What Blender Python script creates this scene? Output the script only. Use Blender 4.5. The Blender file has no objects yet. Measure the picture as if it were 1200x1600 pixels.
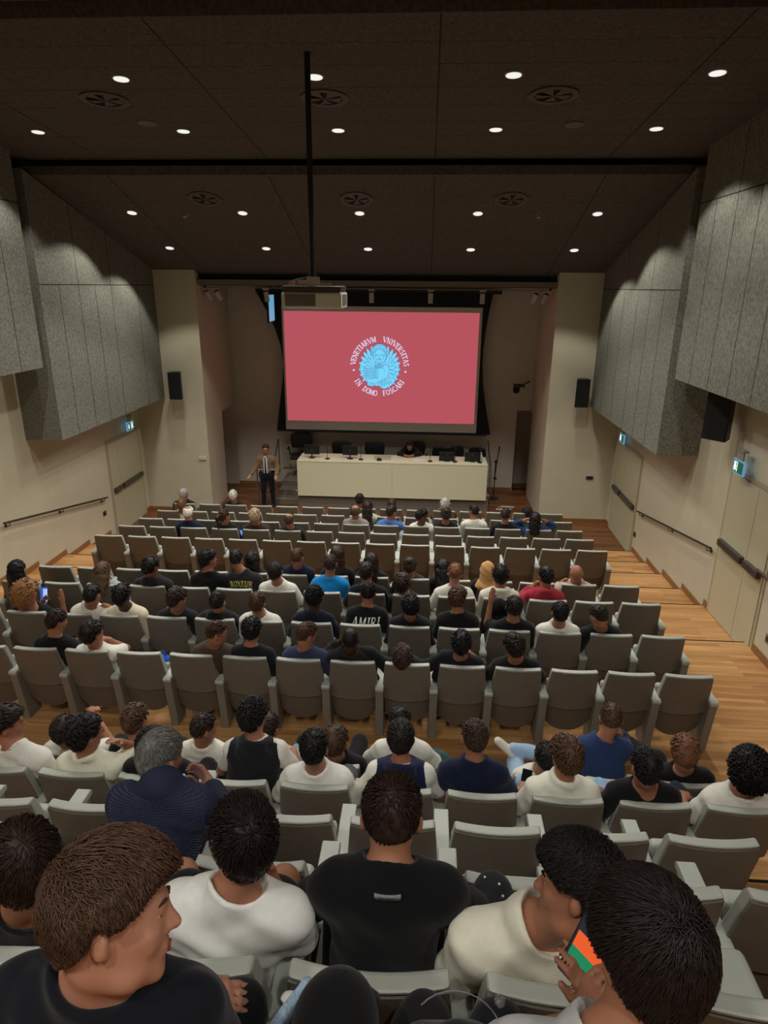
import bpy, bmesh, math, random
import numpy as np
from mathutils import Vector, Matrix

S = bpy.context.scene
COL = S.collection
# ---------------------------------------------------------------- camera, world, lamps, exposure
YAW, PITCH, ROLL = math.radians(3.579), math.radians(18.916), math.radians(0.505)
def cam_axes():
    cy, sy, cp, sp = math.cos(YAW), math.sin(YAW), math.cos(PITCH), math.sin(PITCH)
    f = Vector((-sy*cp, cy*cp, -sp)); r = Vector((cy, sy, 0)); u = r.cross(f)
    c, s = math.cos(ROLL), math.sin(ROLL)
    return c*r + s*u, -s*r + c*u, f
_r, _u, _f = cam_axes()
cd = bpy.data.cameras.new('camera'); cam = bpy.data.objects.new('camera', cd); COL.objects.link(cam)
cam.matrix_world = Matrix(((_r.x, _u.x, -_f.x, 0), (_r.y, _u.y, -_f.y, 0), (_r.z, _u.z, -_f.z, 0), (0, 0, 0, 1)))
cd.sensor_fit = 'HORIZONTAL'; cd.sensor_width = 36; cd.lens = 30.89; cd.clip_start = .02
S.camera = cam
S.view_settings.view_transform = 'Standard'; S.view_settings.look = 'None'
S.view_settings.gamma = 1; S.view_settings.use_curve_mapping = False
S.view_settings.exposure = 0.0
W = bpy.data.worlds.new('world'); S.world = W; W.use_nodes = True
W.node_tree.nodes['Background'].inputs[0].default_value = (.0, .0, .0, 1)
W.node_tree.nodes['Background'].inputs[1].default_value = .3
try:
    S.cycles.max_bounces = 6; S.cycles.diffuse_bounces = 5; S.cycles.glossy_bounces = 3
    S.cycles.use_denoising = True; S.cycles.sample_clamp_indirect = 4.0
except Exception: pass
def zc_front(y): return 4.82-.297*y            # front slope of the ceiling
def zc_rear(y): return 2.56-.07*y              # rear slope of the ceiling
LX = (-5.22, -3.26, -1.23, .78, 2.77)
LAMPS = [[(x, y, zc_front(y)) for x in LX] for y in (13.9, 12.26)] + [[(x, y, zc_rear(y)) for x in LX] for y in (9.54, 7.74)]
REARLAMPS = [(x, y, 2.36) for y in (4.9, 3.1, 1.2, -.7) for x in LX]
LAMP_W, REAR_W = 165.0, 155.0
def lamp(p, w, slope=0., n='lamp_light'):
    d = Vector((0, slope, -1)).normalized()      # fittings sit square to the sloping ceiling
    l = bpy.data.lights.new(n, 'SPOT'); l.energy = w; l.color = (1, .975, .91)
    l.spot_size = math.radians(118); l.spot_blend = .24; l.shadow_soft_size = .06
    o = bpy.data.objects.new(n, l); COL.objects.link(o); o.location = p
    o.rotation_euler = (-d).to_track_quat('Z', 'Y').to_euler()
for i, row in enumerate(LAMPS):
    for p in row: lamp((p[0], p[1], p[2]-.03), LAMP_W, -.297 if i < 2 else -.07)
for p in REARLAMPS: lamp((p[0], p[1], p[2]-.03), REAR_W)

# ---------------------------------------------------------------- helpers
def srgb(r, g=None, b=None):
    if isinstance(r, str):
        h = r; r, g, b = int(h[0:2], 16), int(h[2:4], 16), int(h[4:6], 16)
    f = lambda c: (c/255/12.92) if c/255 <= .04045 else ((c/255+.055)/1.055)**2.4
    return (f(r), f(g), f(b))
MATS = {}
def mat(name, col, rough=.6, noise=0, scale=20, metal=0, bump=0, bscale=80, emit=0, spec=.4, stretch=None, sheen=0):
    if name in MATS: return MATS[name]
    m = bpy.data.materials.new(name); m.use_nodes = True; nt = m.node_tree; b = nt.nodes['Principled BSDF']
    b.inputs['Base Color'].default_value = (*col, 1); b.inputs['Roughness'].default_value = rough
    b.inputs['Metallic'].default_value = metal; b.inputs['Specular IOR Level'].default_value = spec
    if sheen: b.inputs['Sheen Weight'].default_value = sheen
    co = nt.nodes.new('ShaderNodeTexCoord'); vec = co.outputs['Object']
    if stretch:
        mp = nt.nodes.new('ShaderNodeMapping'); mp.inputs['Scale'].default_value = stretch
        nt.links.new(vec, mp.inputs[0]); vec = mp.outputs[0]
    if noise:
        n = nt.nodes.new('ShaderNodeTexNoise'); n.inputs['Scale'].default_value = scale; n.inputs['Detail'].default_value = 4
        nt.links.new(vec, n.inputs['Vector'])
        r = nt.nodes.new('ShaderNodeMapRange'); r.inputs['From Min'].default_value = .3; r.inputs['From Max'].default_value = .7
        r.inputs['To Min'].default_value = 1-noise; r.inputs['To Max'].default_value = 1+noise
        nt.links.new(n.outputs['Fac'], r.inputs['Value'])
        v = nt.nodes.new('ShaderNodeVectorMath'); v.operation = 'SCALE'; v.inputs[0].default_value = col
        nt.links.new(r.outputs[0], v.inputs['Scale']); nt.links.new(v.outputs[0], b.inputs['Base Color'])
    if bump:
        n2 = nt.nodes.new('ShaderNodeTexNoise'); n2.inputs['Scale'].default_value = bscale; n2.inputs['Detail'].default_value = 3
        nt.links.new(vec, n2.inputs['Vector'])
        bp = nt.nodes.new('ShaderNodeBump'); bp.inputs['Strength'].default_value = bump; bp.inputs['Distance'].default_value = .01
        nt.links.new(n2.outputs['Fac'], bp.inputs['Height']); nt.links.new(bp.outputs[0], b.inputs['Normal'])
    if emit:
        b.inputs['Emission Color'].default_value = (*col, 1); b.inputs['Emission Strength'].default_value = emit
        b.inputs['Base Color'].default_value = (.02, .02, .02, 1)
    MATS[name] = m; return m

class MB:
    """collects boxes, tubes and prisms into one mesh"""
    def __init__(s): s.v = []; s.f = []
    def add(s, V, F):
        o = len(s.v); s.v += [tuple(p) for p in V]; s.f += [tuple(i+o for i in f) for f in F]; return s
    def box(s, x0, x1, y0, y1, z0, z1, M=None):
        V = [Vector((x, y, z)) for z in (z0, z1) for y in (y0, y1) for x in (x0, x1)]
        if M: V = [M @ v for v in V]
        return s.add(V, [(0, 2, 3, 1), (4, 5, 7, 6), (0, 1, 5, 4), (2, 6, 7, 3), (0, 4, 6, 2), (1, 3, 7, 5)])
    def tube(s, pts, r, n=8, caps=True):
        pts = [Vector(p) for p in pts]; rr = r if hasattr(r, '__len__') else [r]*len(pts)
        V = []; up = None
        for i, p in enumerate(pts):
            d = (pts[min(i+1, len(pts)-1)]-pts[max(i-1, 0)]).normalized()
            if up is None: up = d.orthogonal().normalized()
            a = (up - d*up.dot(d)).normalized(); up = a; b = d.cross(a)
            for k in range(n):
                t = 2*math.pi*k/n; V.append(p+(a*math.cos(t)+b*math.sin(t))*rr[i])
        F = []
        for i in range(len(pts)-1):
            for k in range(n): F.append((i*n+k, i*n+(k+1) % n, (i+1)*n+(k+1) % n, (i+1)*n+k))
        if caps: F.append(tuple(range(n))[::-1]); F.append(tuple((len(pts)-1)*n+k for k in range(n)))
        return s.add(V, F)
    def prism(s, poly, a, b, axis=1):
        """poly in the plane perpendicular to axis, extruded from a to b"""
        def P(q, h): return (h, q[0], q[1]) if axis == 0 else (q[0], h, q[1]) if axis == 1 else (q[0], q[1], h)
        n = len(poly); V = [P(q, a) for q in poly]+[P(q, b) for q in poly]
        return s.add(V, [tuple(range(n)), tuple(range(2*n-1, n-1, -1))]+[(i, i+n, (i+1) % n+n, (i+1) % n) for i in range(n)])
    def disc(s, c, r, n=24, nrm=(0, 0, 1), th=.01):
        d = Vector(nrm).normalized(); c = Vector(c)
        return s.tube([c-d*th/2, c+d*th/2], r, n)
    def lathe(s, prof, c=(0, 0, 0), n=16):
        V = []; 
        for r, z in prof:
            for k in range(n): t = 2*math.pi*k/n; V.append((c[0]+r*math.cos(t), c[1]+r*math.sin(t), c[2]+z))
        F = [(i*n+k, i*n+(k+1) % n, (i+1)*n+(k+1) % n, (i+1)*n+k) for i in range(len(prof)-1) for k in range(n)]
        F.append(tuple(range(n))[::-1]); F.append(tuple((len(prof)-1)*n+k for k in range(n)))
        return s.add(V, F)
    def mesh(s, name, m, smooth=False, bevel=0, seg=2):
        me = bpy.data.meshes.new(name); me.from_pydata(s.v, [], s.f)
        bm = bmesh.new(); bm.from_mesh(me); bmesh.ops.recalc_face_normals(bm, faces=bm.faces)
        if bevel: bmesh.ops.bevel(bm, geom=[e for e in bm.edges if e.calc_face_angle(0) > .5], offset=bevel, segments=seg, profile=.5, affect='EDGES')
        bm.to_mesh(me); bm.free()
        if smooth: me.polygons.foreach_set('use_smooth', [True]*len(me.polygons)); me.set_sharp_from_angle(angle=math.radians(38))
        me.materials.append(m); return me
    def build(s, name, m, parent=None, smooth=False, bevel=0, seg=2):
        o = bpy.data.objects.new(name, s.mesh(name, m, smooth, bevel, seg)); COL.objects.link(o)
        if parent: o.parent = parent
        return o
def tag(o, label=None, cat=None, group=None, kind=None):
    if label: o['label'] = label
    if cat: o['category'] = cat
    if group: o['group'] = group
    if kind: o['kind'] = kind
    return o
def empty(name, loc=(0, 0, 0), rz=0):
    o = bpy.data.objects.new(name, None); COL.objects.link(o); o.location = loc; o.rotation_euler = (0, 0, rz); o.empty_display_size = .1
    return o
def struct(name, mb, m, **k): return tag(mb.build(name, m, **k), kind='structure')
def copy_tree(o, parent=None):
    c = o.copy(); COL.objects.link(c); c.parent = parent
    for ch in list(o.children): copy_tree(ch, c)
    return c
ORD = ['first', 'second', 'third', 'fourth', 'fifth', 'sixth', 'seventh', 'eighth', 'ninth', 'tenth', 'eleventh', 'twelfth', 'thirteenth', 'fourteenth', 'fifteenth']

# ---------------------------------------------------------------- materials of the room
wall_m = mat('cream_plaster', srgb(198, 190, 165), .8, .03, 3, bump=.05, bscale=60)
wall_in = mat('stage_plaster', srgb(208, 196, 182), .8, .03, 3)
door_m = mat('door_paint', srgb(188, 180, 150), .5, .02, 4)
black_m = mat('matt_black', (.004, .004, .004), .7)
blackp = mat('black_plastic', (.012, .012, .013), .4)
metal_m = mat('brushed_steel', (.35, .33, .31), .35, metal=.9)
rail_m = mat('dark_rail', (.06, .045, .035), .35, metal=.3)
white_m = mat('white_plastic', srgb(200, 200, 190), .4)
skirt_m = mat('skirting_oak', srgb(140, 98, 58), .5, .15, 12, stretch=(1, .2, 4))

def wood_floor(name, ca, cb, cm_):
    m = bpy.data.materials.new(name); m.use_nodes = True; nt = m.node_tree; b = nt.nodes['Principled BSDF']
    co = nt.nodes.new('ShaderNodeTexCoord')
    br = nt.nodes.new('ShaderNodeTexBrick'); br.inputs['Scale'].default_value = 1
    br.inputs['Brick Width'].default_value = 1.1; br.inputs['Row Height'].default_value = .07; br.offset = .37
    br.inputs['Mortar Size'].default_value = .0008; br.inputs['Mortar Smooth'].default_value = .3; br.inputs['Bias'].default_value = -.1
    br.inputs['Color1'].default_value = (*ca, 1); br.inputs['Color2'].default_value = (*cb, 1); br.inputs['Mortar'].default_value = (*cm_, 1)
    nt.links.new(co.outputs['Object'], br.inputs['Vector'])
    mp = nt.nodes.new('ShaderNodeMapping'); mp.inputs['Scale'].default_value = (.8, 14, 14); nt.links.new(co.outputs['Object'], mp.inputs[0])
    n = nt.nodes.new('ShaderNodeTexNoise'); n.inputs['Scale'].default_value = 2.2; n.inputs['Detail'].default_value = 5; nt.links.new(mp.outputs[0], n.inputs['Vector'])
    r = nt.nodes.new('ShaderNodeMapRange'); r.inputs['From Min'].default_value = .3; r.inputs['From Max'].default_value = .7; r.inputs['To Min'].default_value = .78; r.inputs['To Max'].default_value = 1.18
    nt.links.new(n.outputs['Fac'], r.inputs['Value'])
    v = nt.nodes.new('ShaderNodeVectorMath'); v.operation = 'SCALE'
    nt.links.new(br.outputs['Color'], v.inputs[0]); nt.links.new(r.outputs[0], v.inputs['Scale']); nt.links.new(v.outputs[0], b.inputs['Base Color'])
    b.inputs['Roughness'].default_value = .38; b.inputs['Specular IOR Level'].default_value = .35
    return m
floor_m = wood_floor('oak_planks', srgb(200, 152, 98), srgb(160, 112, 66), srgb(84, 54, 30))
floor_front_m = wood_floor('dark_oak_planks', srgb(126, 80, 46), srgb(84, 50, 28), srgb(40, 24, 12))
def felt(name, c1, c2, scale=55):
    m = bpy.data.materials.new(name); m.use_nodes = True; nt = m.node_tree; b = nt.nodes['Principled BSDF']
    co = nt.nodes.new('ShaderNodeTexCoord')
    mp = nt.nodes.new('ShaderNodeMapping'); mp.inputs['Scale'].default_value = (1, 1, .6); nt.links.new(co.outputs['Object'], mp.inputs[0])
    n = nt.nodes.new('ShaderNodeTexNoise'); n.inputs['Scale'].default_value = scale; n.inputs['Detail'].default_value = 6; n.inputs['Roughness'].default_value = .75
    nt.links.new(mp.outputs[0], n.inputs['Vector'])
    cr = nt.nodes.new('ShaderNodeValToRGB'); cr.color_ramp.elements[0].position = .36; cr.color_ramp.elements[1].position = .64
    cr.color_ramp.elements[0].color = (*c1, 1); cr.color_ramp.elements[1].color = (*c2, 1)
    nt.links.new(n.outputs['Fac'], cr.inputs[0]); nt.links.new(cr.outputs[0], b.inputs['Base Color']); b.inputs['Roughness'].default_value = .95
    b.inputs['Specular IOR Level'].default_value = .1
    bp = nt.nodes.new('ShaderNodeBump'); bp.inputs['Strength'].default_value = .4; bp.inputs['Distance'].default_value = .01
    nt.links.new(n.outputs['Fac'], bp.inputs['Height']); nt.links.new(bp.outputs[0], b.inputs['Normal'])
    return m
panel_m = felt('wood_wool_panel', srgb(88, 88, 79), srgb(140, 140, 127), 42)
ceil_m = felt('ceiling_panel', srgb(74, 69, 65), srgb(103, 97, 91), 30)
groove_shade_m = mat('dark_groove', (.012, .01, .009), .9)

# ---------------------------------------------------------------- room shell
XL, XR = -6.8, 4.38
F0, F1, F2, F3, F4, F5, F6 = -5.33, -5.19, -5.05, -4.91, -4.77, -4.63, -4.49
treads = [(13.07, 17.9, F0), (12.15, 13.07, F1), (11.28, 12.15, F2), (10.37, 11.28, F3), (9.5, 10.37, F4), (8.13, 9.5, F5), (4.13, 8.13, F6),
          (3.40, 4.13, -4.04), (2.67, 3.40, -3.60), (1.94, 2.67, -3.15), (1.21, 1.94, -2.73), (.48, 1.21, -2.30), (-.25, .48, -1.87), (-3.2, -.25, -1.45)]
fl = MB(); gap_shade = MB()
for y0, y1, z in treads[1:]:
    fl.box(XL-.1, XR+.1, y0, y1, z-1.2 if z > -5 else z-.3, z)
floor = struct('floor', fl, floor_m)
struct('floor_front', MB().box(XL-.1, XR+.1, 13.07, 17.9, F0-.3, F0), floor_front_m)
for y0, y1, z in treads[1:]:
    gap_shade.box(XL, XR, y1-.02, y1+.004, z-.02, z+.0015)  # thin dark strip painting the shadow gap along each tread edge
struct('trim_1', gap_shade, groove_shade_m)
# half steps in the side aisles of the steep block
hs = MB()
for (y0, y1, z) in treads[7:13]:
    for xa, xb in ((XL, -5.40), (3.02, XR)):
        hs.box(xa, xb, y1, y1+.36, z-.6, z-.215)
struct('trim_2', hs, floor_m)
struct('wall_left', MB().box(XL-.2, XL, -3.2, 18.2, -6.2, 2.6), wall_m)
struct('wall_right', MB().box(XR, XR+.2, -3.2, 18.2, -6.2, 2.6), wall_m)
struct('wall_rear', MB().box(XL-.2, XR+.2, -3.4, -3.2, -2.6, 2.8), wall_m)
for side, xa, xb in (('left', XL, XL+.018), ('right', XR-.018, XR)):
    sk = MB()
    for y0, y1, z in treads:
        y1 = min(y1, 15.2)
        segs = [(y0, y1)]
        if side == 'right' and z == F5: segs = [(9.38, y1)]
        if side == 'right' and z == F6: segs = [(y0, 7.93)]
        if z == F0: segs = [(y0, 13.12)] + ([(15.0, 15.2)])
        for a, b in segs: sk.box(xa, xb, a, b, z, z+.1)
    struct('baseboard_'+side, sk, skirt_m)
# front walls (piers either side of the stage)
struct('wall_front_left', MB().box(XL, -5.2, 15.2, 16.45, -5.4, .6).box(XL, -5.2, 16.45, 17.55, -3.05, .6).box(XL, -6.3, 16.45, 17.55, -5.4, -3.05), wall_m)
struct('wall_front_right', MB().box(2.77, XR, 15.2, 17.3, -5.4, .6).box(2.77, XR, 17.3, 18.5, -3.1, .6), wall_m)
struct('wall_back', MB().box(XL, 2.42, 17.65, 17.8, -5.4, .6).box(2.42, XR, 18.4, 18.5, -5.4, .6).box(2.42, 2.77, 17.65, 18.4, -3.1, .6).box(2.36, 2.42, 17.8, 18.4, -5.4, .6), wall_in)
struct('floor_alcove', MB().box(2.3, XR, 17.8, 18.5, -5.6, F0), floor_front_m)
struct('baseboard_front', MB().box(XL, -5.2, 15.185, 15.2, F0, F0+.09).box(2.77, XR, 15.185, 15.2, F0, F0+.09).box(-5.2, 2.40, 17.632, 17.65, F0, F0+.09), skirt_m)
struct('trim_3', MB().box(-3.95, 1.66, 17.60, 17.65, -4.8, -4.17), mat('wainscot', srgb(176, 168, 150), .6))
# ceiling
def slab(mb, x0, x1, ya, za, yb, zb, th=.12):
    mb.add([(x0, ya, za), (x1, ya, za), (x1, yb, zb), (x0, yb, zb), (x0, ya, za+th), (x1, ya, za+th), (x1, yb, zb+th), (x0, yb, zb+th)],
           [(0, 1, 2, 3), (7, 6, 5, 4), (0, 4, 5, 1), (1, 5, 6, 2), (2, 6, 7, 3), (3, 7, 4, 0)])
ce = MB()
slab(ce, XL, XR, 10.93, zc_front(10.93), 15.47, zc_front(15.47))
slab(ce, XL, XR, 6.4, zc_rear(6.4), 10.98, zc_rear(10.98))
ce.box(XL, XR, 10.91, 10.97, zc_front(10.93), 1.70)
slab(ce, XL, XR, -3.2, 2.42, 6.3, 2.2)
struct('ceiling', ce, ceil_m)
struct('ceiling_void', MB().box(XL-.2, XR+.2, 6.0, 15.7, 2.7, 2.8).box(XL, XR, 10.6, 11.6, 2.0, 2.1).box(XL, XR, 15.46, 15.6, .12, .7).box(XL-.2, XR+.2, -3.4, 6.3, 2.75, 2.8), black_m)
struct('trim_4', MB().box(-5.2, 2.77, 15.30, 15.46, 0.0, .11), mat('bulkhead', srgb(120, 108, 96), .8))
struct('ceiling_stage', MB().box(-5.2, 2.77, 15.46, 18.5, -.02, .1), mat('stage_ceiling', srgb(90, 82, 76), .9))
gr = MB()
for x in (-5.0, -2.48, .03, 2.54):
    for (ya, yb, zf) in ((10.97, 15.4, zc_front), (6.42, 10.95, zc_rear), ):
        gr.add([(x-.008, ya, zf(ya)-.001), (x+.008, ya, zf(ya)-.001), (x+.008, yb, zf(yb)-.001), (x-.008, yb, zf(yb)-.001),
                (x-.008, ya, zf(ya)+.02), (x+.008, ya, zf(ya)+.02), (x+.008, yb, zf(yb)+.02), (x-.008, yb, zf(yb)+.02)],
               [(0, 1, 2, 3), (7, 6, 5, 4), (0, 4, 5, 1), (1, 5, 6, 2), (2, 6, 7, 3), (3, 7, 4, 0)])
for zf, ys in ((zc_front, (11.6, 12.25-.4, 12.9, 13.5, 14.1, 14.75)), (zc_rear, (6.95, 7.45, 8.05, 8.62, 9.2, 9.8, 10.4))):
    for y in ys: gr.box(XL+.65, XR-.65, y-.002, y+.002, zf(y)-.0012, zf(y)+.01)
struct('trim_5', gr, groove_shade_m)
# acoustic wall boxes
def wallbox(n, x0, x1, y0, y1, zb, xin, hj, vj, jy):
    mb = MB(); poly = [(y0, zb), (y1, zb)]
    if y1 > 12: poly += [(y1, zc_front(y1)+.02), (y0, zc_front(max(y0, 10.93))+.05)]
    else: poly += [(y1, zc_rear(y1)+.04), (6.4, zc_rear(6.4)+.02), (6.3, 2.2), (y0, 2.4)]
    mb.prism(poly, x0, x1, axis=0)
    o = struct('wall_panel_'+n, mb, panel_m)
    g = MB()
    sgn = 1 if xin > 0 else -1
    xa, xb = sorted((xin-sgn*.0015, xin+sgn*.01))
    g.box(xa, xb, y0, y1, hj-.008, hj+.008)
    for y in vj: g.box(xa, xb, y-.006, y+.006, zb, hj)
    for y in jy: g.box(xa, xb, y-.006, y+.006, hj, zc_front(y) if y > 11 else zc_rear(y))
    struct('trim_panel_'+n, g, groove_shade_m)
vj = (11.2, 11.85, 12.45, 13.1, 14.3)
wallbox('front_left', XL, -6.15, 10.62, 15.2, -2.53, -6.15, -.02, vj, (11.85, 13.1, 14.3))
wallbox('front_right', 3.72, XR, 10.60, 15.2, -2.54, 3.72, -.02, (11.28, 11.95, 12.64, 13.5, 14.3), (11.95, 13.5))
wallbox('rear_left', XL, -6.15, -3.2, 10.38, -1.28, -6.15, 1.13, tuple(9.8-.63*k for k in range(12)), (9.17, 7.9, 6.7))
wallbox('rear_right', 3.75, XR, -3.2, 10.37, -1.29, 3.75, 1.13, tuple(9.8-.63*k for k in range(12)), (9.17, 7.9, 6.7))

# ---------------------------------------------------------------- doors
def door(n, side, y0, y1, ymid, z0, h, lab, bar=.98):
    sx = -1 if side == 'left' else 1; xw = XL if side == 'left' else XR
    def bx(mb, d0, d1, a, b, c, d): 
        xa, xb = sorted((xw-sx*d0, xw-sx*d1)); return mb.box(xa, xb, a, b, c, d)
    root = tag(empty('door_'+n, (0, 0, 0)), lab, 'door', kind='structure')
    fr = MB(); bx(fr, 0, .012, y0-.06, y0, z0, z0+h+.06); bx(fr, 0, .012, y1, y1+.06, z0, z0+h+.06); bx(fr, 0, .012, y0, y1, z0+h, z0+h+.06)
    fr.build('door_frame', mat('door_frame_paint', srgb(170, 160, 130), .5), root)
    g = MB(); bx(g, 0, .003, y0, y1, z0, z0+h); g.build('door_gap', groove_shade_m, root)
    for a, b in ((y0+.008, ymid-.004), (ymid+.004, y1-.008)):
        lf = MB(); bx(lf, 0, .018, a, b, z0+.005, z0+h-.008); L = lf.build('door_leaf', door_m, root)
        c = .04; pb = MB(); bx(pb, .018, .085, a+c, b-c, z0+bar, z0+bar+.10); pb.build('push_bar', metal_dk, L, bevel=.01)
    return root
metal_dk = mat('bronze_bar', (.09, .075, .065), .35, .1, 5, metal=.5)
door('1', 'right', 8.0, 9.32, 8.5, F5+.005, 2.19, 'cream double door with dark push bars in the right wall beside the upper aisle', 1.09)
door('2', 'right', 13.2, 14.85, 14.2, F0, 2.08, 'cream double door with push bars low in the right wall near the stage')
door('3', 'left', 13.38, 14.92, 13.80, F0, 2.08, 'cream double door with push bars in the left wall near the stage')

# ---------------------------------------------------------------- handrails
def handrail(pts, sx, lab):
    root = tag(empty('handrail', pts[0]), lab, 'handrail')
    o = Vector(pts[0]); P = [Vector(p)-o for p in pts]
    MB().tube(P, .02, 10).build('rail', rail_m, root, smooth=True)
    n = 3
    for i in range(n):
        t = .04+.92*i/(n-1); p = P[0].lerp(P[-1], t)
        MB().tube([p, p+Vector((0, 0, -.06)), p+Vector((sx*.07, 0, -.07))], .008, 6).disc(p+Vector((sx*.075, 0, -.07)), .03, 12, (1, 0, 0), .01).build('bracket', rail_m, root)
handrail([(XL+.08, 9.55, -3.66), (XL+.08, 12.98, -4.31)], -1, 'dark handrail sloping down the left wall towards the stage')
handrail([(XR-.08, 9.42, -3.66), (XR-.08, 12.85, -4.24)], 1, 'dark handrail sloping down the right wall between the two doors')
handrail([(XR-.08, 6.3, -3.40), (XR-.08, 8.05, -3.40)], 1, 'level handrail on the right wall at the edge of the photo')

# ---------------------------------------------------------------- exit signs
green_e = mat('exit_green', srgb(12, 120, 84), .5, emit=.45); exit_w = mat('exit_white', srgb(235, 255, 250), .5, emit=1.2); exit_b = mat('exit_edge_light', srgb(120, 185, 225), .5, emit=.55)
def exit_sign(x, y, z, side, lab, flip=1):
    root = tag(empty('exit_sign', (x, y, z)), lab, 'exit sign'); root.scale = (.82, .82, .82)
    MB().box(-.02, .02, -.19, .19, -.12, .12).build('light_panel', exit_b, root, bevel=.005)
    s = -side
    xa, xb = sorted((s*.02, s*.024)); MB().box(xa, xb, -.165, .165, -.095, .095).build('green_face', green_e, root)
    xa, xb = sorted((s*.024, s*.027))
    g = MB()
    g.prism([(-.11*flip-.02, .06), (-.11*flip+.02, .06), (-.11*flip+.02, -.01), (-.11*flip+.045, -.01), (-.11*flip, -.07), (-.11*flip-.045, -.01), (-.11*flip-.02, -.01)], xa, xb, axis=0)
    g.box(xa, xb, .02, .14, .068, .08).box(xa, xb, .02, .034, -.08, .08).box(xa, xb, .126, .14, -.08, .08)
    g.disc(((xa+xb)/2, .085, .045), .014, 10, (1, 0, 0), .003)
    g.prism([(.075, .03), (.1, .03), (.105, -.02), (.12, -.065), (.105, -.07), (.085, -.03), (.06, -.07), (.045, -.06), (.07, -.02)], xa, xb, axis=0)
    g.prism([(.05, .01), (.08, .025), (.08, .01), (.055, -.005)], xa, xb, axis=0)
    g.build('exit_pictogram', exit_w, root)
    MB().box(-.012, .012, -.10, .10, .12, .26).box(-.03, .06*side if side > 0 else .03, -.12, .12, .26, .29).build('mounting_plate', mat('grey_mount', srgb(150, 145, 135), .5), root)
exit_sign(XR-.14, 8.9, -2.27, 1, 'lit green exit sign above the upper door in the right wall', -1)
exit_sign(XR-.14, 14.25, -3.06, 1, 'lit exit sign half hidden by the grey box on the right wall', -1)
exit_sign(XL+.14, 14.3, -3.03, -1, 'lit exit sign above the door in the left wall')

# ---------------------------------------------------------------- ceiling downlights, diffusers, detectors
lens_m = mat('lamp_lens', (1, .98, .93), .4, emit=.9); rim_m = mat('lamp_ring', srgb(150, 145, 135), .4)
def nrm(zf): 
    s = (zf(1)-zf(0)); return Vector((0, s, -1)).normalized()
names = ['nearest the stage', 'second from the stage', 'third from the stage', 'fourth from the stage']
for ri, row in enumerate(LAMPS):
    zf = zc_front if ri < 2 else zc_rear; n = nrm(zf)
    vis = row if ri < 3 else row[1:]
    for i, p in enumerate(row):
        if ri == 3 and i == 0: continue
        j = i if ri < 3 else i-1
        where = ('leftmost', 'second from left', 'middle', 'second from right', 'rightmost')[i] if ri < 3 else ('leftmost', 'second from left', 'third from left', 'rightmost')[j]
        root = tag(empty('ceiling_downlight', p), 'round white ceiling downlight, %s of the row %s' % (where, names[ri]), 'ceiling light', 'recessed downlights in the ceiling')
        V = MB().tube([n*-.02, n*.006], [.095, .092], 20); V.build('ring', rim_m, root)
        MB().tube([n*.004, n*.012], .078, 20).build('lens', lens_m, root)
blade_m = mat('vent_blade', srgb(84, 76, 72), .6)
for lab, x, y, zf in (('left', -3.73, 8.345, zc_rear), ('middle', -1.22, 8.345, zc_rear), ('right', 1.28, 8.31, zc_rear), ('left', -3.73, 11.71, zc_front), ('middle', -1.225, 11.73, zc_front), ('right', 1.268, 11.73, zc_front)):
    n = nrm(zf); root = tag(empty('ceiling_vent', (x, y, zf(y))), 'round swirl air diffuser in the %s ceiling, %s of its three' % ('upper' if zf is zc_rear else 'lower sloping', lab), 'air vent', 'round ceiling air diffusers')
    a = Vector((1, 0, 0)); b = n.cross(a)
    rg = MB(); N = 32; V = []
    for r, d in ((.27, .0), (.27, .018), (.20, .018), (.20, -.0)):
        for k in range(N): t = 2*math.pi*k/N; V.append((a*math.cos(t)+b*math.sin(t))*r+n*d)
    rg.add(V, [(i*N+k, i*N+(k+1) % N, ((i+1) % 4)*N+(k+1) % N, ((i+1) % 4)*N+k) for i in range(4) for k in range(N)])
    rg.build('ring', blade_m, root, smooth=False)
    MB().tube([n*-.001, n*.002], .2, 24).build('opening', black_m, root)
    bl = MB()
    for k in range(5):
        t = k*2*math.pi/5+.5; t2 = t+.75
        c = n*.016; p1 = (a*math.cos(t)+b*math.sin(t))*.2; p2 = (a*math.cos(t2)+b*math.sin(t2))*.2
        bl.add([c, p1+n*.012, p2+n*.003, c+n*.004, p1+n*.016, p2+n*.007], [(0, 1, 2), (5, 4, 3), (0, 3, 4, 1), (1, 4, 5, 2), (2, 5, 3, 0)])
    bl.build('blades', blade_m, root)
for lab, x, y in (('left', -4.30, 12.33), ('right', 1.81, 12.32)):
    n = nrm(zc_front)
    root = tag(empty('smoke_detector', (x, y, zc_front(y))), 'small round smoke detector, %s of the two on the lower sloping ceiling' % lab, 'smoke detector')
    MB().tube([n*0, n*.02, n*.05], [.06, .055, .035], 14).build('housing', mat('detector_plastic', srgb(150, 130, 110), .5), root)
    MB().tube([n*.03, n*.036], .052, 14).build('sensor_slot', black_m, root)
for lab, x, y in (('left', -3.6, 9.2), ('right', 1.72, 9.35)):
    n = nrm(zc_rear); tag(MB().tube([n*0, n*.012], .12, 20).build('speaker_cover', mat('cover_paint', srgb(108, 98, 90), .8)), 'flat round cover flush in the upper ceiling, %s one' % lab, 'ceiling cover').location = (x, y, zc_rear(y))

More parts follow.
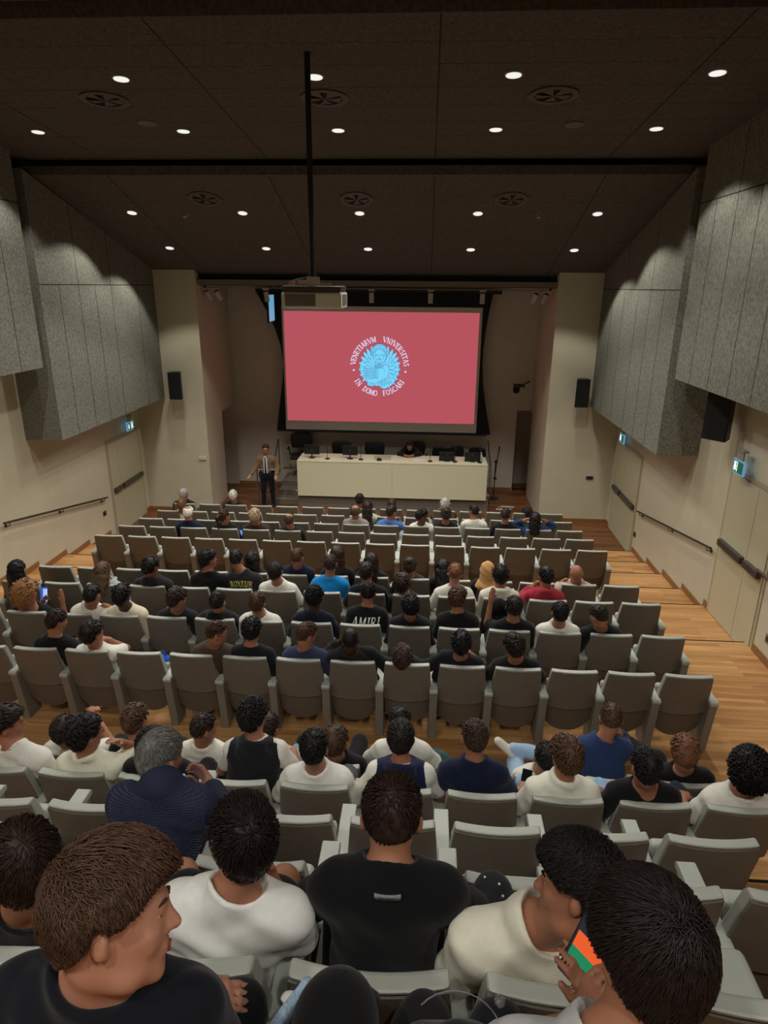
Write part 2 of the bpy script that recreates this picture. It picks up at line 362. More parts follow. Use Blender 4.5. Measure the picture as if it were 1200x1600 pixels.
# ---------------------------------------------------------------- wall speakers
def speaker(loc, rz, lab, h=.46, w=.26, arm=None):
    root = tag(empty('wall_speaker', loc, rz), lab, 'speaker')
    MB().prism([(-w/2, 0), (w/2, 0), (w*.32, .24), (-w*.32, .24)], -h/2, h/2, axis=2).build('cabinet', blackp, root, bevel=.012)
    MB().box(-w/2+.015, w/2-.015, -.008, .004, -h/2+.02, h/2-.02).build('grille', black_m, root)
    MB().box(-.05, .05, .24, .30, -.05, .05).tube([(0, .28, 0), (0, .4 if arm is None else arm, 0)], .012, 8).build('bracket', blackp, root)
    MB().box(-.03, .03, .06, .12, h/2, h/2+.02).build('top_knob', metal_m, root)
speaker((-5.74, 14.82, -2.2), .05, 'black wall speaker on the left pier beside the stage', .62, .30)
speaker((3.43, 14.82, -2.2), -.05, 'black wall speaker on the right pier beside the stage', .62, .30)
speaker((4.02, 9.35, -1.68), -.9, 'large black speaker hanging under the grey box on the right wall', .66, .36, .42)

# ---------------------------------------------------------------- wall plates
def plate(n, lab, cat, x0, x1, y0, y1, z0, z1, m, ins=None):
    r = tag(empty(n, ((x0+x1)/2, (y0+y1)/2, (z0+z1)/2)), lab, cat); hx, hy, hz = (x1-x0)/2, (y1-y0)/2, (z1-z0)/2
    MB().box(-hx, hx, -hy, hy, -hz, hz).build('plate', m, r, bevel=.003)
    ins = ins or blackp
    if hx < hy: s = -1 if x0 > 0 else 1; MB().box(s*hx-.002 if s > 0 else -hx-.003, s*hx+.003 if s > 0 else -hx+.002, -hy*.6, hy*.6, -hz*.55, hz*.55).build('insert', ins, r)
    else: MB().box(-hx*.75, -hx*.05, -hy-.003, -hy+.002, -hz*.6, hz*.6).box(hx*.05, hx*.75, -hy-.003, -hy+.002, -hz*.6, hz*.6).build('insert', ins, r)
plate('wall_switch', 'small cream switch box on the left pier wall', 'switch', -5.45, -5.27, 15.175, 15.2, -4.02, -3.93, white_m, white_m)
plate('wall_socket', 'bronze double socket plate on the right pier wall', 'socket', 3.80, 3.96, 15.18, 15.2, -4.26, -4.18, metal_dk)
plate('wall_socket', 'dark socket low on the right wall beside the upper door', 'socket', XR-.012, XR, 7.55, 7.68, -4.22, -4.10, metal_m)
plate('wall_socket', 'dark socket low on the right wall beside the lower door', 'socket', XR-.012, XR, 12.98, 13.10, -4.86, -4.76, metal_dk)
plate('wall_socket', 'dark socket low on the left wall near its door', 'socket', XL, XL+.012, 12.85, 12.98, -4.70, -4.60, metal_dk)
tag(MB().box(XR-.006, XR, 7.2, 7.46, -4.42, -4.14).build('access_panel', wall_m, bevel=.002), 'flush cream access panel low on the right wall at the photo edge', 'panel')

# ---------------------------------------------------------------- projector
root = tag(empty('projector', (-1.20, 7.0, -.115)), 'white projector hanging from the ceiling on a black pole', 'projector')
MB().box(-.31, .31, -.0, .5, -.11, .05).build('housing', mat('projector_white', srgb(238, 240, 224), .35), root, bevel=.018)
MB().box(-.30, .30, .01, .49, .05, .11).build('upper_housing', mat('projector_grey', srgb(70, 66, 60), .4), root, bevel=.01)
MB().box(-.27, .04, -.012, .002, -.085, .032).build('vent_recess', mat('vent_dark', srgb(64, 66, 60), .5), root)
sl = MB()
for k in range(8): sl.box(-.27, .04, -.018, -.008, -.078+k*.0145, -.0735+k*.0145)
sl.build('vent_louvres', white_m, root)
MB().box(.309, .315, .08, .4, -.08, .03).build('side_vent', mat('vent_side', srgb(120, 122, 110), .5), root)
MB().disc((.12, .505, -.03), .05, 20, (0, 1, 0), .03).build('lens', blackp, root)
MB().box(-.28, .28, .03, .45, .11, .118).build('top_cover', mat('tray_metal', srgb(170, 170, 160), .3, metal=.5), root)
MB().box(-.18, .16, .05, .40, .13, .138).box(-.15, -.03, .08, .2, .138, .17).box(-.06, .06, .1, .2, .118, .2).build('mount_plate', metal_m, root)
MB().tube([(-.006, .15, .12), (-.006, .15, .30)], [.05, .03], 12).tube([(-.006, .15, .28), (-.006, .15, 2.17)], .029, 14).build('pole', blackp, root, smooth=True)
MB().tube([(-.31, .2, .05), (-.36, .22, .12), (-.2, .24, .17), (-.05, .17, .2)], .008, 6).build('cable', blackp, root)
MB().box(-.24, -.19, .06, .12, .118, .15).build('cable_plug', mat('plug_red', srgb(190, 120, 110), .5), root)

# ---------------------------------------------------------------- projection screen
YS = 17.30
root = tag(empty('projection_screen', (-1.2, YS, -2.07)), 'large projection screen showing a red slide with a round lion crest', 'projection screen')
def sx(x): return x+1.2
def sz(z): return z+2.07
edge = [(-4.37, -.17), (1.66, -.15)]
for t in range(9):
    u = t/8; edge.append((1.66-.25*math.sin(math.pi*min(1, u*.9+.1))**1 + (.0 if u < .5 else (u-.5)*.12), -.15-u*3.55))
for t in range(9):
    u = 1-t/8; edge.append((-4.37+.62*math.sin(math.pi*.5*min(1, u*2.0 if u < .5 else 1)) - (0 if u < .55 else (u-.55)*.55), -.17-u*3.53))
MB().prism([(sx(a), sz(b)) for a, b in edge], .02, .03).build('black_surround', black_m, root)
MB().box(sx(-3.74), sx(1.34), .005, .018, sz(-3.66), sz(-.49)).build('screen_surface', mat('screen_grey', srgb(205, 198, 188), .8), root)
MB().tube([(sx(-3.98), .01, sz(-3.70)), (sx(1.62), .01, sz(-3.71))], .025, 8).build('bottom_bar', blackp, root)
def slide_mat():
    m = bpy.data.materials.new('slide_red'); m.use_nodes = True; nt = m.node_tree; b = nt.nodes['Principled BSDF']
    b.inputs['Base Color'].default_value = (.03, .03, .03, 1); b.inputs['Emission Color'].default_value = (*srgb(180, 81, 92), 1); b.inputs['Emission Strength'].default_value = 1.0
    return m
MB().box(sx(-3.69), sx(1.27), .0, .006, sz(-3.42), sz(-.615)).build('slide', slide_mat(), root)
# lettering: strokes with serifs, drawn as small prisms
def arc(cx, cy, rx, ry, a0, a1, n=8): return [(cx+rx*math.cos(math.radians(a0+(a1-a0)*i/n)), cy+ry*math.sin(math.radians(a0+(a1-a0)*i/n))) for i in range(n+1)]
T, H_ = .15, .075
GL = {
 'V': (.72, [([(.08, 1), (.36, 0)], T), ([(.66, 1), (.38, 0)], H_), ([(-.02, .97), (.22, .97)], .06), ([(.54, .97), (.76, .97)], .06)]),
 'E': (.6, [([(.12, 0), (.12, 1)], T), ([(.0, .97), (.52, .97)], .07), ([(.0, .03), (.56, .03)], .07), ([(.12, .52), (.42, .52)], .06), ([(.5, 1), (.52, .78)], .06), ([(.54, 0), (.57, .24)], .06), ([(.42, .4), (.42, .62)], .05)]),
 'N': (.82, [([(.12, 0), (.12, 1)], H_), ([(.12, 1), (.64, 0)], T), ([(.66, 0), (.66, 1)], H_), ([(0, .97), (.2, .97)], .06), ([(0, .03), (.24, .03)], .06), ([(.54, .97), (.78, .97)], .06)]),
 'T': (.66, [([(.32, 0), (.32, 1)], T), ([(0, .96), (.64, .96)], .07), ([(.18, .03), (.46, .03)], .06), ([(.02, 1), (0, .78)], .06), ([(.62, 1), (.64, .78)], .06)]),
 'I': (.34, [([(.16, 0), (.16, 1)], T), ([(.02, .97), (.3, .97)], .06), ([(.02, .03), (.3, .03)], .06)]),
 'A': (.74, [([(.08, 0), (.36, 1)], H_), ([(.36, 1), (.64, 0)], T), ([(.18, .35), (.52, .35)], .06), ([(-.02, .03), (.2, .03)], .06), ([(.5, .03), (.76, .03)], .06)]),
 'R': (.7, [([(.12, 0), (.12, 1)], T), ([(.12, .97)]+arc(.3, .73, .2, .24, 90, -90)+[(.12, .49)], .09), ([(.3, .49), (.62, 0)], .12), ([(0, .03), (.26, .03)], .06)]),
 'M': (.95, [([(.12, 0), (.14, 1)], H_), ([(.14, 1), (.42, .1)], T), ([(.42, .1), (.72, 1)], H_), ([(.74, 1), (.76, 0)], T), ([(0, .03), (.24, .03)], .06), ([(.62, .03), (.9, .03)], .06)]),
 'S': (.55, [(arc(.27, .75, .18, .22, 30, 250)+arc(.27, .27, .2, .24, 80, -150), .11)]),
 'D': (.74, [([(.12, 0), (.12, 1)], T), ([(.0, .97), (.26, .97)]+arc(.26, .5, .36, .47, 90, -90, 10)+[(0, .03)], .09)]),
 'O': (.78, [(arc(.37, .5, .3, .46, 0, 360, 16), .11)]),
 'F': (.58, [([(.12, 0), (.12, 1)], T), ([(.0, .97), (.52, .97)], .07), ([(.12, .52), (.42, .52)], .06), ([(0, .03), (.26, .03)], .06), ([(.5, 1), (.52, .78)], .06)]),
 'C': (.68, [(arc(.38, .5, .3, .46, 50, 310, 12), .11)]),
 'B': (.66, [([(.1, 0), (.1, 1)], T), ([(.1, .97)]+arc(.26, .75, .2, .22, 90, -90)+[(.1, .53)], .09), ([(.1, .5)]+arc(.28, .27, .24, .24, 90, -90)+[(.1, .03)], .09)]),
 'X': (.7, [([(.05, 1), (.62, 0)], T), ([(.6, 1), (.05, 0)], H_)]),
 'U': (.7, [([(.1, 1), (.1, .3)]+arc(.32, .3, .22, .27, 180, 360)+[(.54, 1)], T)]),
 ' ': (.42, []), '.': (.3, [(arc(.1, .5, .03, .03, 0, 360, 8), .07)])}
def stroke_quads(pts, w):
    out = []
    for (x0, y0), (x1, y1) in zip(pts[:-1], pts[1:]):
        L = math.hypot(x1-x0, y1-y0)
        if L < 1e-6: continue
        dx, dy = (x1-x0)/L, (y1-y0)/L; ex = .02
        nx, ny = -dy*w/2, dx*w/2; a = (x0-dx*ex, y0-dy*ex); b = (x1+dx*ex, y1+dy*ex)
        out.append([(a[0]+nx, a[1]+ny), (a[0]-nx, a[1]-ny), (b[0]-nx, b[1]-ny), (b[0]+nx, b[1]+ny)])
    return out
def text_quads(txt):
    x = 0; res = []
    for ch in txt:
        w, st = GL[ch]; q = [[(px+x, py) for px, py in quad] for pts, wd in st for quad in stroke_quads(pts, wd)]
        res.append((ch, x, w, q)); x += w+.08
    return res, x
CX, CZ, CR = -1.23, -1.968, .762
def ring_text(mb, txt, a_mid, span, r_in, h, inward):
    res, tot = text_quads(txt); sc = h
    for ch, x, w, quads in res:
        c = x+w/2; a = a_mid + (c/tot-.5)*span*(-1 if not inward else 1)
        for q in quads:
            P = []
            for px, py in q:
                u = (px-c)*sc; vv = py*sc
                if not inward: R_ = r_in+vv; th = a-u/(r_in+h*.5)
                else: R_ = r_in+h-vv; th = a+u/(r_in+h*.5)
                P.append((sx(CX+R_*math.cos(th)), sz(CZ+R_*math.sin(th))))
            mb.prism(P, -.008, 0.001)
cr_white = mat('crest_letter_white', srgb(225, 220, 250), .5, emit=1.0); cr_cyan = mat('crest_cyan', srgb(120, 215, 250), .5, emit=1.0)
cr_dark = mat('crest_line_blue', srgb(66, 84, 160), .5, emit=.9)
for wd_, mid, span, inw in (('VENETIARVM', 136.5, 79, False), ('VNIVERSITAS', 41.5, 82, False), ('IN', 218, 17, True), ('DOMO', 250, 32, True), ('FOSCARI', 304, 52, True)):
    tx = MB(); ring_text(tx, wd_, math.radians(mid), math.radians(span), .625, .135, inw); tx.build('crest_word', cr_white, root)
tx = MB()
for a in (188.5, 349.5):
    c = (CX+.68*math.cos(math.radians(a)), CZ+.68*math.sin(math.radians(a))); tx.prism([(sx(c[0]+.025*math.cos(t*math.pi/4)), sz(c[1]+.025*math.sin(t*math.pi/4))) for t in range(8)], -.008, .001)
tx.build('crest_dots', cr_white, root)
def q2(px, py): return (sx(CX+(px-625)/517*1.0), sz(CZ-(py-617)/517*1.0))
cy_, dk_ = MB(), MB(); _lay = [0]
def shape(pts, grow=5, fill=True):
    """a cyan shape on a slightly larger dark one; each layer lies a little proud of the last"""
    _lay[0] += 1; y = -.004-.0006*_lay[0]
    c = (sum(p[0] for p in pts)/len(pts), sum(p[1] for p in pts)/len(pts))
    big = []
    for p in pts:
        d = math.hypot(p[0]-c[0], p[1]-c[1]) or 1; big.append((p[0]+(p[0]-c[0])/d*grow, p[1]+(p[1]-c[1])/d*grow))
    dk_.prism([q2(*p) for p in big], y, 0); cy_.prism([q2(*p) for p in pts], y-.0004, 0)
def line(pts, w=5):
    _lay[0] += .2; y = -.004-.0006*_lay[0]-.0006
    for q in stroke_quads(pts, w): dk_.prism([q2(*p) for p in q], y, 0)
shape([(625+262*math.cos(t*math.pi/12), 640+235*math.sin(t*math.pi/12)) for t in range(-1, 14)]+[(380, 560), (470, 470), (625, 420), (780, 470), (868, 560)], 0)
def feather(root_, tip, w):
    (x0, y0), (x1, y1) = root_, tip; L = math.hypot(x1-x0, y1-y0); dx, dy = (x1-x0)/L, (y1-y0)/L
    P = []
    for s in (1, -1):
        seq = [(0, .25), (.3, .6), (.6, 1), (.85, .8), (1, .12)]
        if s < 0: seq = seq[::-1]
        for t, ww in seq: P.append((x0+dx*L*t-dy*w*ww*s, y0+dy*L*t+dx*w*ww*s))
    shape(P)
for rt, tips in (((575, 640), [(395, 815), (360, 740), (342, 660), (348, 570), (375, 490), (410, 430), (455, 385), (515, 350)]), ((690, 650), [(760, 900), (830, 850), (868, 790), (890, 720), (905, 650), (905, 560), (880, 490), (850, 430), (800, 390), (740, 350)])):
    for t in tips: feather(rt, t, 24)
for rt, tips in (((580, 650), [(430, 620), (440, 560), (470, 510), (505, 460)]), ((700, 650), [(820, 780), (840, 700), (840, 620), (820, 550), (790, 500), (755, 450)])):
    for t in tips: feather(rt, t, 20)
shape([(600, 840), (700, 800), (790, 760), (840, 790), (800, 850), (740, 890), (690, 912), (640, 890)])
for k in range(7): line([(640+k*24, 820-k*4), (650+k*22, 885-k*8)], 6)
shape([(625+108*math.cos(t*math.pi/14), 430+105*math.sin(t*math.pi/14)) for t in range(28)])
for k in range(20):
    a = math.pi*k/19*1.3-math.pi*1.15; line([(625+80*math.cos(a), 430+78*math.sin(a)), (625+100*math.cos(a), 430+97*math.sin(a))], 6)
shape([(625+80*math.cos(t*math.pi/10)*(1+.08*(t % 2)), 478+100*math.sin(t*math.pi/10)*(1+.08*(t % 2))) for t in range(20)])
shape([(570, 420), (600, 395), (650, 395), (682, 420), (685, 470), (665, 520), (645, 575), (610, 575), (588, 520), (566, 470)])
line([(572, 468), (612, 464)], 7); line([(640, 464), (680, 468)], 7); line([(625, 470), (622, 510)], 5); line([(606, 520), (645, 520)], 9); line([(610, 548), (642, 548)], 5)
for k in range(9): line([(560+k*17, 590), (566+k*15, 640)], 6)
shape([(690, 590), (735, 600), (755, 650), (750, 710), (715, 760), (650, 800), (570, 835), (500, 860), (455, 850), (470, 815), (560, 795), (640, 755), (690, 710), (705, 670), (670, 620)])
shape([(412, 650), (500, 640), (505, 775), (420, 780)]); shape([(510, 640), (605, 645), (602, 775), (510, 775)])
for x0, x1 in ((425, 492), (522, 594)):
    for k in range(5): line([(x0, 665+k*23), (x1, 665+k*23)], 4)
    for k in range(3): line([(x0+8+k*24, 655), (x0+8+k*24, 765)], 4)
shape([(460, 835), (520, 835), (560, 855), (540, 880), (470, 870)])
for k in range(4): line([(480+k*18, 850), (476+k*18, 872)], 4)
cy_.build('crest_lion', cr_cyan, root); dk_.build('crest_lion_lines', cr_dark, root)
MB().box(-3.2, 3.0, .06, .16, 1.90, 2.02).build('screen_casing', blackp, root)

# ---------------------------------------------------------------- stage
stage_m = mat('stage_grey', srgb(112, 104, 92), .6, .05, 4)
PZ = -4.87
struct('floor_stage', MB().box(-3.55, 1.60, 16.9, 17.6, F0, PZ).box(-3.17, 1.60, 15.72, 16.9, F0, PZ), stage_m)
struct('trim_6', MB().box(-3.22, 1.62, 15.69, 15.72, PZ-.03, PZ+.005), mat('stage_nosing', srgb(150, 145, 125), .5))
st = MB()
for k in range(3): st.box(-3.75, -3.19, 15.9+.33*k, 17.3, F0+.152*k, F0+.152*(k+1))
struct('floor_stage_steps', st, stage_m)
sn = MB()
for k in range(3): sn.box(-3.75, -3.19, 15.89+.33*k, 15.91+.33*k, F0+.152*(k+1)-.02, F0+.152*(k+1)+.002)
struct('trim_7', sn, mat('step_nosing', srgb(140, 132, 118), .5))
root = tag(empty('speakers_desk', (-.82, 15.65, PZ)), 'long cream speakers desk across the stage front below the screen', 'desk')
desk_m = mat('desk_cream', srgb(214, 210, 178), .5)
MB().box(-2.33, .03, 0, .03, -.13, .75).build('front_panel', desk_m, root); MB().box(.034, 2.36, 0, .03, -.13, .75).build('front_panel', desk_m, root)
MB().box(-2.33, 2.36, -.005, .8, .75, .775).build('desk_top', desk_m, root, bevel=.003)
MB().box(-2.33, -2.30, .03, .8, 0, .75).build('side_panel', desk_m, root); MB().box(2.33, 2.36, .03, .8, 0, .75).build('side_panel', desk_m, root)
MB().box(-.45, -.02, .25, .7, .776, .782).build('flap', mat('desk_flap', srgb(178, 180, 150), .4), root)
DT = PZ+.776
def monitor(x, y, lab, low=False, tilt=0.):
    r = tag(empty('desk_monitor', (x, y, DT), tilt), lab, 'monitor', 'monitors on the speakers desk'); h = 0 if not low else -.10
    dp = MB().box(-.19, .19, .0, .03, .09+h, .33+h).build('display', blackp, r, bevel=.006)
    MB().box(-.16, .16, .03, .033, .11+h, .31+h).build('screen_glass', black_m, dp)
    MB().box(-.015, .015, -.02, 0, .0, .2+h).build('stand', blackp, r); MB().box(-.07, .07, -.06, .05, 0, .012).build('base', blackp, r)
    MB().box(-.02, .02, -.003, 0, .2+h*.5, .215+h*.5).build('badge', metal_m, r)
monitor(-2.82, 15.95, 'black monitor at the left end of the speakers desk'); monitor(-1.86, 15.95, 'black monitor second from the left on the speakers desk')
monitor(.55, 15.95, 'black monitor beside the seated woman in black', True); monitor(1.18, 15.95, 'low black monitor near the right end of the speakers desk', True)
def mic(x, lab):
    r = tag(empty('desk_microphone', (x, 15.87, DT)), lab, 'microphone', 'gooseneck microphones on the speakers desk')
    MB().lathe([(.06, 0), (.06, .02), (.02, .03)], n=12).build('base', blackp, r); MB().tube([(0, 0, .02), (0, .01, .2), (0, -.03, .34)], .007, 6).tube([(0, -.03, .33), (0, -.05, .38)], .014, 8).build('gooseneck', blackp, r)
for x, l in ((-2.42, 'gooseneck microphone right of the leftmost desk monitor'), (-1.58, 'gooseneck microphone right of the second desk monitor'), (.14, 'gooseneck microphone just right of the seated woman in black'), (.75, 'gooseneck microphone between the two right monitors'), (1.36, 'gooseneck microphone at the right end of the desk')): mic(x, l)
r = tag(empty('desk_phone', (-1.12, 15.85, DT)), 'small black device on the middle of the speakers desk', 'device'); MB().prism([(-.06, 0), (.06, 0), (.06, .03), (.0, .06), (-.06, .05)], -.06, .06).build('case', blackp, r, bevel=.01)
r = tag(empty('desk_papers', (-.18, 15.95, DT)), 'sheets of white paper before the seated woman', 'papers'); MB().box(-.12, .12, -.1, .1, 0, .006).box(-.05, .2, -.08, .12, .006, .01).build('sheets', mat('paper', srgb(220, 215, 205), .7), r)
r = tag(empty('water_carafe', (1.40, 16.05, DT)), 'small clear water bottle at the right end of the desk', 'bottle'); MB().lathe([(.035, 0), (.04, .01), (.04, .13), (.015, .17), (.015, .2)], n=12).build('bottle_body', mat('clear_plastic', srgb(190, 190, 180), .15), r, smooth=True); MB().lathe([(.017, .2), (.017, .22)], n=10).build('cap', white_m, r)
def office_chair(x, y, lab, rz=0, s=1.0, z=PZ):
    r = tag(empty('office_chair', (x, y, z), rz), lab, 'chair', 'black office chairs on the stage')
    prof = [(-.24, .62), (-.27, .80), (-.25, .95), (-.16, 1.0), (.16, 1.0), (.25, .95), (.27, .80), (.24, .62)]
    MB().prism([(a*s, b*s) for a, b in prof], .22*s, .28*s).build('backrest', blackp, r, bevel=.02)
    MB().box(-.25*s, .25*s, -.25*s, .22*s, .43*s, .51*s).build('seat', blackp, r, bevel=.025)
    for q in (-1, 1): MB().tube([(q*.27*s, .15*s, .46*s), (q*.30*s, .1*s, .68*s), (q*.30*s, -.15*s, .68*s)], .02, 8).build('armrest', blackp, r)
    b = MB().tube([(0, 0, .08), (0, 0, .45*s)], .03, 10)
    for k in range(5): t = k*2*math.pi/5; b.tube([(0, 0, .08), (.27*math.cos(t), .27*math.sin(t), .04)], .018, 6)
    b.build('base', blackp, r); MB().box(-.04, .04, .2, .26, .3, .65).build('back_bar', blackp, r)
office_chair(-3.32, 17.1, 'large black office chair at the far left of the stage', .1, 1.12)
office_chair(-2.21, 16.78, 'black office chair behind the desk, second from the left'); office_chair(-1.33, 16.78, 'black office chair behind the desk, near its middle')
office_chair(-.25, 16.95, 'black office chair under the seated woman in black')
office_chair(.40, 16.9, 'black office chair right of the seated woman', -.1, .86); office_chair(.88, 16.80, 'black office chair turned at an angle, third from the right end', .35, .92); office_chair(1.32, 16.88, 'black office chair at the right end of the desk', -.3, .88)
# stage rails
def stage_rail(pts, lab):
    r = tag(empty('stage_railing', pts[0][0]), lab, 'railing'); o = Vector(pts[0][0])
    for i, seg in enumerate(pts): MB().tube([Vector(p)-o for p in seg], .018, 8).build('rail_tube' if i == 0 else 'post', rail_m if i == 0 else metal_m, r)
stage_rail([[(-3.82, 15.95, -4.33), (-3.95, 17.25, -3.93)], [(-3.82, 15.95, -4.33), (-3.82, 15.95, F0)], [(-3.95, 17.25, -3.93), (-3.95, 17.25, -4.87)]], 'dark stair railing rising left of the desk to the stage')
stage_rail([[(1.68, 16.4, -4.30), (1.66, 17.25, -3.85)], [(1.68, 16.4, -4.30), (1.70, 16.4, F0)], [(1.60, 17.25, -3.85), (1.60, 17.25, -4.87)]], 'dark stair railing at the right end of the stage')
r = tag(empty('lectern_stand', (-4.02, 15.75, F0)), 'slim steel lectern stand in front of the standing man', 'stand')
MB().tube([(-.18, 0, .0), (-.17, 0, 1.02)], .018, 8).build('upright', metal_m, r); MB().tube([(.28, 0, .0), (.26, 0, 1.0)], .018, 8).build('upright', metal_m, r)
MB().box(-.12, .32, -.14, .14, .98, .995).build('shelf', mat('glass_shelf', srgb(150, 150, 150), .1), r); MB().tube([(-.17, 0, 1.0), (.26, 0, .98)], .012, 8).build('crossbar', metal_m, r)
r = tag(empty('microphone_stand', (1.86, 16.9, F0)), 'tall black microphone stand right of the desk', 'microphone stand')
MB().tube([(0, 0, .02), (0, 0, 1.05)], .013, 8).build('pole', blackp, r); MB().tube([(-.0, 0, .55), (.03, 0, 1.0), (.07, 0, 1.35)], .012, 8).tube([(.07, 0, 1.3), (.075, 0, 1.42)], .018, 8).build('boom_arm', blackp, r); MB().disc((0, 0, .012), .13, 16, th=.024).build('base', blackp, r); MB().box(-.03, .05, -.03, .03, .98, 1.04).box(-.03, .05, -.03, .03, .53, .58).build('clamp', blackp, r)
r = tag(empty('stage_camera', (2.36, 17.15, -2.42)), 'black dome camera on the wall right of the screen', 'camera')
MB().box(-.14, .14, .0, .12, .0, .08).tube([(.1, .06, .06), (.3, .3, .12)], .02, 8).build('bracket', blackp, r); MB().lathe([(.02, -.16), (.07, -.13), (.09, -.06), (.08, 0)], (-.06, .06, 0), 14).build('dome', black_m, r, smooth=True)
r = tag(empty('hanging_display', (-3.83, 16.6, -.52)), 'bluish lit edge of a hanging display left of the screen', 'display'); r.rotation_euler = (0, 0, 1.62)
MB().box(-.38, .38, 0, .05, -.34, .33).build('case', blackp, r, bevel=.01); MB().box(-.35, .35, -.006, 0, -.31, .30).build('lit_face', mat('blue_display', srgb(110, 175, 210), .3, emit=.8), r)
MB().tube([(0, .02, .33), (0, .02, .5)], .015, 8).build('hanger', blackp, r)
# track spotlights under the stage bulkhead
r = tag(empty('lighting_track', (-1.2, 15.62, -.06)), 'thin lighting track under the ceiling edge above the screen', 'track'); MB().box(-3.95, 3.9, -.015, .015, -.012, .012).build('rail', mat('track_grey', srgb(130, 118, 108), .6), r); MB().box(-3.95, -3.9, -.03, .03, .0, .05).box(3.85, 3.9, -.03, .03, .0, .05).build('end_clip', blackp, r)
spot_m = mat('spot_white', srgb(186, 176, 168), .5)
def track_spot(x, lab, tilt):
    r = tag(empty('track_spotlight', (x, 15.62, -.09)), lab, 'spotlight', 'white track spotlights above the stage')
    MB().box(-.07, .07, -.02, .02, -.02, .02).build('adapter', spot_m, r)
    d = Vector((tilt[0], tilt[1], -1)).normalized(); c = Vector((0, 0, -.05))
    MB().tube([(0, 0, -.02), (0, 0, -.06)], .01, 6).build('yoke', blackp, r)
    MB().tube([c, c+d*.22], .055, 14).build('can', spot_m, r, smooth=False); MB().tube([c-d*.005, c+d*.012], .05, 12).build('heat_sink', blackp, r)
for x, l, t in ((-5.10, 'white track spotlight, leftmost of the pair at the left end', (.35, .5)), (-4.87, 'white track spotlight, second from the left end of the track', (.4, .5)), (-3.72, 'white track spotlight left of the hanging projector', (.1, .05)), (-1.30, 'white track spotlight just right of the projector above the screen', (0, .05)), (.03, 'white track spotlight right of centre above the screen', (0, .05)), (1.19, 'white track spotlight above the right edge of the screen', (0, .05)), (2.38, 'white track spotlight, left of the pair at the right end', (-.35, .5)), (2.60, 'white track spotlight at the right end of the track', (-.35, .5))): track_spot(x, l, t)
r = tag(empty('wire_frame', (2.05, 16.0, F0)), 'flat white wire frame lying on the wooden floor right of the stage', 'frame')
MB().tube([(-.22, -.12, .03), (.12, -.14, .03), (.26, .12, .03), (-.06, .16, .03), (-.22, -.12, .03)], .012, 6).build('outer_wire', white_m, r)
MB().tube([(-.1, -.08, .04), (.12, -.1, .04), (.16, .05, .04), (-.04, .08, .04), (-.1, -.08, .04)], .008, 6).tube([(0, -.1, .04), (.06, .08, .04)], .006, 6).build('inner_wire', white_m, r)

# ---------------------------------------------------------------- auditorium seats
shell_m = mat('seat_shell', srgb(112, 104, 93), .5, .06, 25, bump=.05, bscale=150)
lower_m = mat('seat_lower_shell', srgb(100, 89, 77), .5, .06, 25)
pad_m = mat('seat_leather', srgb(168, 170, 160), .45, .03, 12, bump=.04, bscale=200)
side_m = mat('seat_side_panel', srgb(128, 122, 112), .5, .03, 10)
arm_m = mat('seat_armrest', srgb(172, 176, 166), .45)
def sheet(hw, yc, z0, z1, th, nz=10, nx=8, bow=.03, ztop=None):
    """a curved slab: hw(z) half width, yc(z) depth, th thickness"""
    V = []; F = []
    for side_ in (0, 1):
        for i in range(nz+1):
            for j in range(nx+1):
                u = -1+2*j/nx; z = z0(u)+(z1(u)-z0(u))*i/nz
                V.append((hw(z)*u, yc(z)+bow*u*u+side_*th, z))
    n = nx+1; o = (nz+1)*n
    for i in range(nz):
        for j in range(nx):
            a = i*n+j; F.append((a, a+1, a+n+1, a+n)); F.append((o+a, o+a+n, o+a+n+1, o+a+1))
    for i in range(nz): F += [(i*n, (i+1)*n, o+(i+1)*n, o+i*n), (i*n+nx, o+i*n+nx, o+(i+1)*n+nx, (i+1)*n+nx)]
    for j in range(nx): F += [(j, o+j, o+j+1, j+1), (nz*n+j, nz*n+j+1, o+nz*n+j+1, o+nz*n+j)]
    return MB().add(V, F)
def hw_(z): 
    t = [(.12, .205), (.30, .235), (.5, .247), (.62, .246), (.76, .236), (.93, .222), (1.0, .22)]
    for (a, b), (c, d) in zip(t[:-1], t[1:]):
        if z <= c: return b+(d-b)*max(0, (z-a))/(c-a)
    return .22
def yc_(z): return .0+.10*(.93-z)/.43 if z > .5 else .10+.05*(.5-z)/.33
def side_prism(x): return MB().prism([(.04, .60), (.12, 0), (.34, 0), (.46, .60)], x-.040, x+.040, axis=0)
def arm_prism(x): return MB().prism([(.03, .60), (.48, .60), (.49, .625), (.47, .645), (.04, .645), (.025, .63)], x-.043, x+.043, axis=0)
